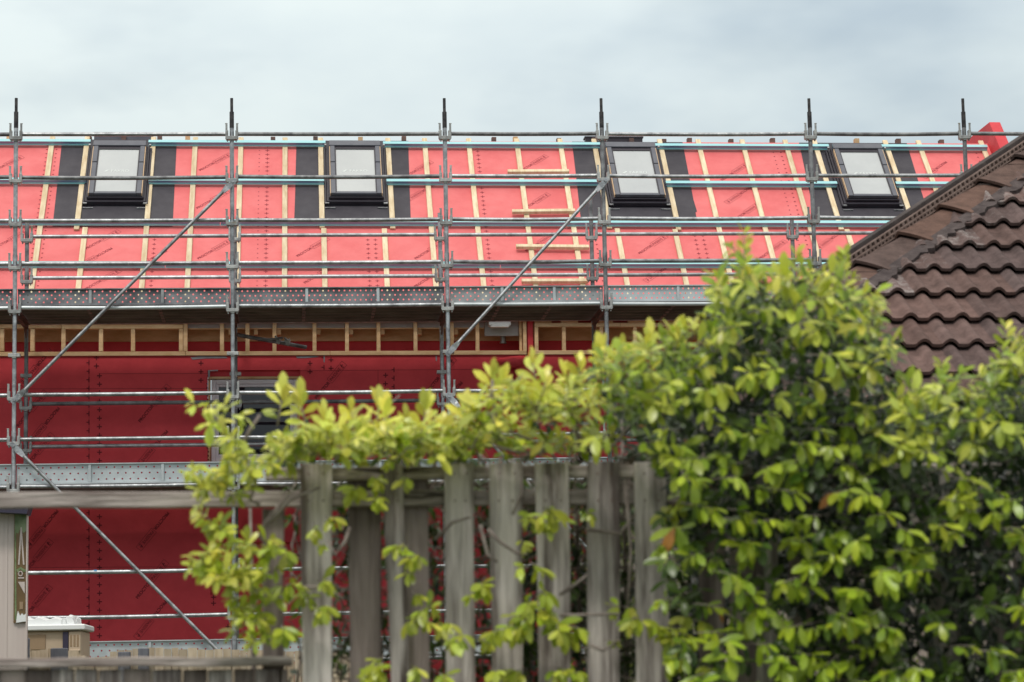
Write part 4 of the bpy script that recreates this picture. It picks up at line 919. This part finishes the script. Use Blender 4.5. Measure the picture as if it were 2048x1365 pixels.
for nm, lab, x0_, x1_ in (('climbing_shrub', 'sparse yellow-green shoots trailing over the left end of the paling fence', 340, 935), ('climbing_shrub', 'leafy shrub with bare twigs spilling over the middle of the paling fence top', 935, 1330), ('climbing_shrub', 'tall dense shrub whose shoots rise in front of the scaffold and the tiled hip', 1330, 1790), ('climbing_shrub', 'dark green hedge mass below the tiled roof, its lower leaves shaded', 1790, 2200)):
    t_ = thing(nm, lab, 'shrub', (P((x0_+x1_)/2, 1200, YN).x, YN+0.3, 0), 'golden green shrubs over the fence')
    plants.append((x0_, x1_, t_, MB(), MB()))
def which(x_):
    for p_ in plants:
        if p_[0] <= x_ < p_[1]: return p_
    return plants[0] if x_ < 400 else plants[-1]
def scatter(n, inside, mind):
    pts = []; cell = {}
    tries = 0
    while len(pts) < n and tries < n*30:
        tries += 1; x_ = random.uniform(1180, 2130); y_ = random.uniform(470, 1440)
        if not inside(x_, y_): continue
        k_ = (int(x_//mind), int(y_//mind))
        if any((px-x_)**2+(py-y_)**2 < mind*mind for a_ in (-1, 0, 1) for b_ in (-1, 0, 1) for px, py in cell.get((k_[0]+a_, k_[1]+b_), ())): continue
        cell.setdefault(k_, []).append((x_, y_)); pts.append((x_, y_))
    return pts
def leftlim(y_): return interp([(400, 1420), (640, 1400), (700, 1240), (800, 1190), (880, 1215), (930, 1300), (1000, 1345), (1100, 1350), (1200, 1350), (1500, 1350)], y_)
def thin(x_, y_): return x_ < 1580 and y_ > 1090 and random.random() < 0.62
inside = lambda x_, y_: y_ > topY(x_)+38 and x_ > leftlim(y_) and not thin(x_, y_)
def sizepx(px): return 0.8*px/F*YN
# deep leaves, darkened with depth as painted shade
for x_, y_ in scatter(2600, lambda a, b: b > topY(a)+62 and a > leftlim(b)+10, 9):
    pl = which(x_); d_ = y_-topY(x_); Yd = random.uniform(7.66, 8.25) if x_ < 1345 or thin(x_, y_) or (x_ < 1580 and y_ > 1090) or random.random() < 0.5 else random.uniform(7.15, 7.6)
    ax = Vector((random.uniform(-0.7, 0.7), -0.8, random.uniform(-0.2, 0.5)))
    cdeep = mixc(OLD_SHADED, DEEP_SHADED, min(max(d_-60, 0)/200, 1)); croot = mixc(MIDG, OLD_SHADED, min(d_/140, 1))
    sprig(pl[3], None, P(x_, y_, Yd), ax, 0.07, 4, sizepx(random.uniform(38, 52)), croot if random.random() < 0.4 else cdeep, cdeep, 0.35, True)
# middle layer
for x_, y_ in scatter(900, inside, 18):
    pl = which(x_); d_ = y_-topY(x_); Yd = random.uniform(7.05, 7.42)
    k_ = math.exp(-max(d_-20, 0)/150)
    tip = mixc(MIDG, FRESH, min(1, k_*1.1)); root = mixc(OLD_SHADED, MIDG, k_)
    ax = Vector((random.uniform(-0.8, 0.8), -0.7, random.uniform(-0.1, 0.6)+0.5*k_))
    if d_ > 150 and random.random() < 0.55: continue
    if d_ > 150: tip = mixc(MIDG, OLD_SHADED, 0.35); root = OLD_SHADED
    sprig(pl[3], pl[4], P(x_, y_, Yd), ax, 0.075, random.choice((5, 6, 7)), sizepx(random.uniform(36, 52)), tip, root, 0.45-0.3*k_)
# bright drooping tips
for x_, y_ in scatter(420, lambda a, b: b > topY(a)+45 and a > leftlim(b)-5 and not thin(a, b), 38):
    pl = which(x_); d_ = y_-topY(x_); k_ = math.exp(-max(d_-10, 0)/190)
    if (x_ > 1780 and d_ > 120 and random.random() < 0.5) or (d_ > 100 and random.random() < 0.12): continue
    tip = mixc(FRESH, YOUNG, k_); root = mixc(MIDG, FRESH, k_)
    ax = Vector((random.choice((-1, 1))*random.uniform(0.3, 1.0), -0.6, random.uniform(-0.2, 0.25)+0.4*k_))
    sprig(pl[3], pl[4], P(x_, y_, random.uniform(6.95, 7.1)), ax, random.uniform(0.06, 0.11), random.choice((6, 7, 8, 9)), sizepx(random.uniform(42, 58)), tip, root, 0.75-0.5*k_)
# crown edge shoots
x_ = 1205.0
while x_ < 2120:
    ty = topY(x_); pl = which(x_)
    for k_ in range(random.choice((0, 1, 1, 2))):
        yy = ty+random.uniform(30, 75); ax = Vector((random.uniform(-0.5, 0.5), random.uniform(-0.4, 0.2), 1))
        sprig(pl[3], pl[4], P(x_+random.uniform(-8, 8), yy, random.uniform(7.1, 7.6)), ax, sizepx(random.uniform(28, 42)), random.choice((5, 6, 7)), sizepx(random.uniform(32, 46)), mixc(FRESH, YOUNG, random.uniform(0.3, 1)), mixc(MIDG, FRESH, 0.7), -0.05)
    x_ += random.uniform(10, 20)
# leaders: the tall single shoots
for (xa, ya, xb, yb_, Yd) in ((1485, 640, 1488, 470, 7.2), (1590, 640, 1592, 512, 7.4), (1680, 660, 1690, 512, 7.25), (1640, 660, 1625, 560, 7.3), (1735, 700, 1748, 600, 7.2), (1450, 650, 1440, 560, 7.2), (2015, 760, 2012, 660, 7.2), (1885, 800, 1884, 735, 7.2), (1540, 620, 1560, 552, 7.3)):
    pl = which(xa); A = P(xa, ya, Yd); B = P(xb, yb_, Yd); n_ = max(5, int(abs(ya-yb_)/14))
    pl[4].path([A, A.lerp(B, 0.5)+Vector((0.004, 0, 0)), B], [0.004, 0.003, 0.0012], 5)
    for i in range(n_):
        t_ = i/(n_-1); p_ = A.lerp(B, t_)
        for sg in (-1, 1):
            d_ = Vector((sg*(1-0.4*t_)*random.uniform(0.5, 1), random.uniform(-0.6, 0.3), 0.35+0.6*t_))
            sz = sizepx(random.uniform(40, 56))*(1-0.3*t_); leaf(pl[3], p_, d_, UPV+TOC*0.6+rv()*0.4, sz, sz*0.5, jit(mixc(FRESH, YOUNG, t_*random.random())), random.uniform(0, 0.3))
# shoots along the fence top, right to left
x_ = 1210.0
while x_ > 560:
    ty = topY(x_); pl = which(x_); low = 905 if x_ > 620 else 900
    n_ = random.choice((3, 4, 5))
    for k_ in range(n_):
        f_ = random.random(); yy = ty+40+random.uniform(-6, 16)+(low-ty-30)*f_*0.95; ax = Vector((random.uniform(-0.7, 0.7), random.uniform(-0.7, 0.3), random.uniform(0.1, 1)))
        tip = mixc(YOUNG, FRESH, f_*random.random()); root = mixc(FRESH, MIDG, f_*0.6)
        sprig(pl[3], pl[4], P(x_+random.uniform(-12, 12), yy, random.uniform(7.2, 7.8)), ax, sizepx(random.uniform(25, 50)), random.choice((5, 6, 7, 8)), sizepx(random.uniform(38, 58)), tip, root, 0.15)
    if random.random() < 0.55:
        sprig(pl[3], pl[4], P(x_, min(ty+70+random.uniform(0, 60), 905), random.uniform(7.8, 8.2)), rv()+TOC, 0.08, 7, sizepx(44), OLD_SHADED, DEEP_SHADED, 0.3)
    x_ -= random.uniform(8, 15)
for (hx, hy) in ((565, 778), (600, 788), (648, 822), (702, 812), (757, 800), (772, 812), (812, 835), (852, 802), (886, 842), (930, 806), (984, 740), (1008, 752), (1066, 714), (1092, 752), (1130, 738), (1160, 722), (1206, 690), (1242, 692), (1300, 668), (1345, 660)):
    pl = which(hx); Yd = random.uniform(7.3, 7.6); A = P(hx+random.uniform(-22, 22), hy+75, Yd); B = P(hx, hy+12, Yd); pl[4].path([A, A.lerp(B, 0.5), B], [0.003, 0.0025, 0.0012], 5)
    for i in range(8):
        t_ = i/7; sg = 1 if i % 2 else -1; sz = random.uniform(32, 48)/F*YN
        leaf(pl[3], A.lerp(B, 0.25+0.75*t_), Vector((sg*random.uniform(0.4, 1)*(1.1-t_), random.uniform(-0.7, 0.2), 0.25+0.7*t_*t_)), UPV*0.6+TOC*0.8+rv()*0.5, sz, sz*random.uniform(0.36, 0.48), jit(mixc(FRESH, YOUNG, 0.4+0.6*t_)), random.uniform(0.05, 0.45))
# single clusters on the left and in front of the boards
HANG = [(395, 1150, 1, 1), (415, 1130, 1, 1), (445, 1165, 1, .9), (480, 1175, 1, .9), (500, 1165, 1, .9), (470, 1230, .9, .8), (490, 1250, .9, .7), (515, 1240, .9, .7), (545, 1215, .9, .6), (430, 985, 1, .9), (455, 975, 1, .9), (475, 955, 1, .9), (500, 940, .9, .8), (515, 965, .9, .8), (405, 985, 1, .9), (425, 1070, .9, .8), (540, 1120, .9, .7), (520, 1100, .9, .7), (405, 835, 1, 1), (430, 850, 1, 1), (462, 840, 1, 1), (470, 890, 1, 1), (465, 935, 1, .9), (440, 955, .9, .9), (400, 965, 1, .9), (378, 965, .9, .8), (420, 990, .9, .8), (490, 960, .9, .8), (450, 1000, .9, .7), (500, 995, .8, .7), (540, 950, .8, .6), (565, 930, .9, .5), (418, 1045, 1, .8), (440, 1070, .8, .7), (400, 1140, 1, .9), (430, 1150, 1, .9), (470, 1150, 1, .9), (490, 1110, .9, .8), (505, 1150, .8, .8), (480, 1210, .8, .6), (500, 1190, .9, .6), (545, 1160, .9, .5), (565, 1100, .9, .4), (600, 1130, .7, .4), (575, 1180, .9, .45), (480, 1280, .8, .5), (520, 1285, .8, .4), (560, 1260, .9, .4), (610, 1200, .9, .4), (640, 1170, .8, .5), (640, 1225, .9, .4), (655, 1045, .8, .5), (630, 1060, .7, .5), (655, 1105, .5, .5), (715, 985, .9, .6), (745, 955, .7, .6), (745, 1010, .8, .6), (760, 985, .6, .5), (815, 1100, .8, .6), (835, 1120, .8, .6), (835, 1160, .7, .5), (830, 1195, .6, .6), (835, 1240, .9, .6), (850, 1225, .8, .6), (800, 930, .7, .9), (825, 965, .6, .8), (895, 1260, .8, .6), (915, 1285, .8, .5), (945, 1180, .8, .5), (950, 1200, .7, .5), (965, 1290, .8, .5), (1000, 1275, .9, .5), (1020, 1260, .9, .55), (1045, 1090, .7, .9), (1070, 1045, .8, .7), (1090, 1030, .9, .7), (1110, 1045, .8, .6), (1065, 1140, .8, .7), (1050, 1215, .9, .5), (1075, 1230, .9, .5), (1080, 1190, .8, .45), (1110, 1265, 1, .5), (1135, 1270, 1, .5), (1050, 1240, .8, .5), (1165, 1030, .7, .5), (1240, 1225, .9, .6), (1265, 1240, 1, .6), (1290, 1255, .8, .5), (1310, 1280, .7, .5), (1360, 1270, .9, .6), (1385, 1245, .9, .6), (1350, 1290, .9, .6), (750, 1345, .9, .5), (765, 1330, .9, .5), (730, 1360, .8, .5), (830, 1350, .7, .6), (880, 1355, .9, .5), (1100, 1345, .8, .5), (1135, 1355, .8, .5), (1050, 1350, .8, .5), (1410, 1345, .9, .5), (1345, 1020, 1, .6), (1380, 985, 1, .6), (690, 870, .9, .8), (1010, 1350, .7, .5), (980, 1345, .7, .5), (1200, 1285, .4, .5)]
for (hx, hy, sc_, yg) in HANG:
    pl = which(hx); left = hx < 560
    for k_ in range(2 if sc_ > 0.75 and hx > 520 else ((3 if hy > 1000 else 2) if left else 1)):
        ax = Vector((random.uniform(-1, 1), -0.5, random.uniform(-0.3, 0.3) if not left else random.uniform(-0.2, 0.8)))
        sprig(pl[3], pl[4], P(hx+random.uniform(-8, 8), hy-10+random.uniform(-6, 6), random.uniform(7.25, 7.42)), ax, sizepx(30), random.choice((5, 6, 7)), sizepx(random.uniform(40, 58))*sc_*(0.85 if left else 1.0), mixc(FRESH, YOUNG, yg*random.uniform(0.6, 1.1)), mixc(MIDG, FRESH, 0.5+0.5*yg), 0.75 if not left else 0.35)
for k_ in range(1700):
    x_ = 590+750*random.random()**0.85; y_ = random.uniform(930, 1400)
    if x_ < 1000 and random.random() < (0.35 if y_ < 1080 else 0.55): continue
    pl = which(x_); sprig(pl[3], pl[4], P(x_, y_, random.uniform(7.68, 8.2)), rv(), random.uniform(0.05, 0.12), random.choice((2, 3, 4)), sizepx(random.uniform(30, 48)), mixc(OLD_SHADED, MIDG, random.random()**2), DEEP_SHADED, 0.4, True)
for k_ in range(330):
    x_ = random.uniform(590, 1340); y_ = random.uniform(900, 1400); pl = which(x_); A = P(x_, y_, random.uniform(7.62, 8.0)); pts = [A]; d_ = rv()
    for j_ in range(6): d_ = (d_+rv()*0.6).normalized(); pts.append(pts[-1]+d_*random.uniform(0.02, 0.05))
    pl[4].path(pts, [random.uniform(0.002, 0.006)*(1-j_/9) for j_ in range(7)], 5)
# twigs
TW = [[(1095, 905), (1060, 880), (1000, 855), (985, 800), (985, 760)], [(1160, 915), (1155, 870), (1148, 830), (1160, 780)], [(1180, 905), (1150, 860), (1140, 820)], [(1040, 915), (1090, 905), (1140, 880)], [(975, 890), (1035, 905), (1090, 902)], [(1330, 840), (1318, 800), (1310, 760)], [(1190, 900), (1230, 890), (1260, 850)], [(575, 990), (525, 1055), (520, 1075), (540, 1095), (520, 1125)], [(520, 1010), (500, 1000), (512, 970), (510, 930)], [(540, 1045), (580, 1000), (640, 975)], [(700, 1055), (690, 1085), (670, 1110), (655, 1080)], [(975, 1058), (1000, 1085), (1035, 1108), (1055, 1110)], [(960, 1050), (975, 1110), (995, 1125)], [(1120, 1190), (1150, 1170), (1175, 1150)], [(1170, 1060), (1240, 1068), (1270, 1030)], [(1120, 1232), (1180, 1230), (1240, 1228)], [(1180, 1290), (1205, 1302), (1240, 1280)], [(1670, 900), (1690, 905), (1700, 930), (1690, 960), (1730, 980)], [(1700, 940), (1665, 955), (1655, 970)], [(1420, 870), (1470, 900), (1500, 920)], [(590, 1175), (650, 1175), (690, 1200)], [(870, 1080), (905, 1045), (940, 1035)], [(1040, 920), (1045, 985), (1025, 1030)], [(480, 900), (500, 860), (520, 830)], [(1250, 960), (1262, 1100), (1255, 1220)]]
for tw_ in TW:
    pl = which(tw_[0][0]); Yd = random.uniform(7.3, 7.44); pl[4].path([P(a_, b_, Yd) for a_, b_ in tw_], [0.0062-0.003*i/len(tw_) for i in range(len(tw_))], 6)
# main stems down to the ground
for x_ in (500, 620, 1000, 1150, 1245, 1400, 1520, 1600, 1700, 1850, 1950, 2060):
    pl = which(x_); A = P(x_, max(topY(x_)+90, 820), 7.8); pts = [Vector((A.x+random.uniform(-0.05, 0.05)*(1-t_), 7.8+random.uniform(-0.05, 0.05), A.z*t_)) for t_ in (0, 0.25, 0.5, 0.75, 1)]
    pl[4].path(pts, [0.016, 0.014, 0.011, 0.008, 0.004], 7)
for x0_, x1_, t_, fol, stm in plants:
    fol.build('foliage', M['leaf'], t_, smooth=True); stm.build('stem', M['bark'], t_, smooth=True)
# dark small-leaved bush behind the boards
bt = thing('dark_shrub', 'dark small-leaved bush seen through the gaps in the fence boards', 'shrub', (P(1200, 1300, 9.3).x, 9.3, 0))
fm, sm = MB(), MB()
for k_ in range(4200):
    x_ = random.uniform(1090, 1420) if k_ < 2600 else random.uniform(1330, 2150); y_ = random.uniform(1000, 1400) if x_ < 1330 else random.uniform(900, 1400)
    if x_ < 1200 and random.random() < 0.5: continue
    leaf(fm, P(x_, y_, random.uniform(8.9, 9.8)), rv()+Vector((0, -0.4, 0.2)), UPV+rv()*0.6, random.uniform(0.03, 0.05), 0.02, jit(mixc(OLD_SHADED, FRESH, random.random()**3), 0.4), 0.2, True)
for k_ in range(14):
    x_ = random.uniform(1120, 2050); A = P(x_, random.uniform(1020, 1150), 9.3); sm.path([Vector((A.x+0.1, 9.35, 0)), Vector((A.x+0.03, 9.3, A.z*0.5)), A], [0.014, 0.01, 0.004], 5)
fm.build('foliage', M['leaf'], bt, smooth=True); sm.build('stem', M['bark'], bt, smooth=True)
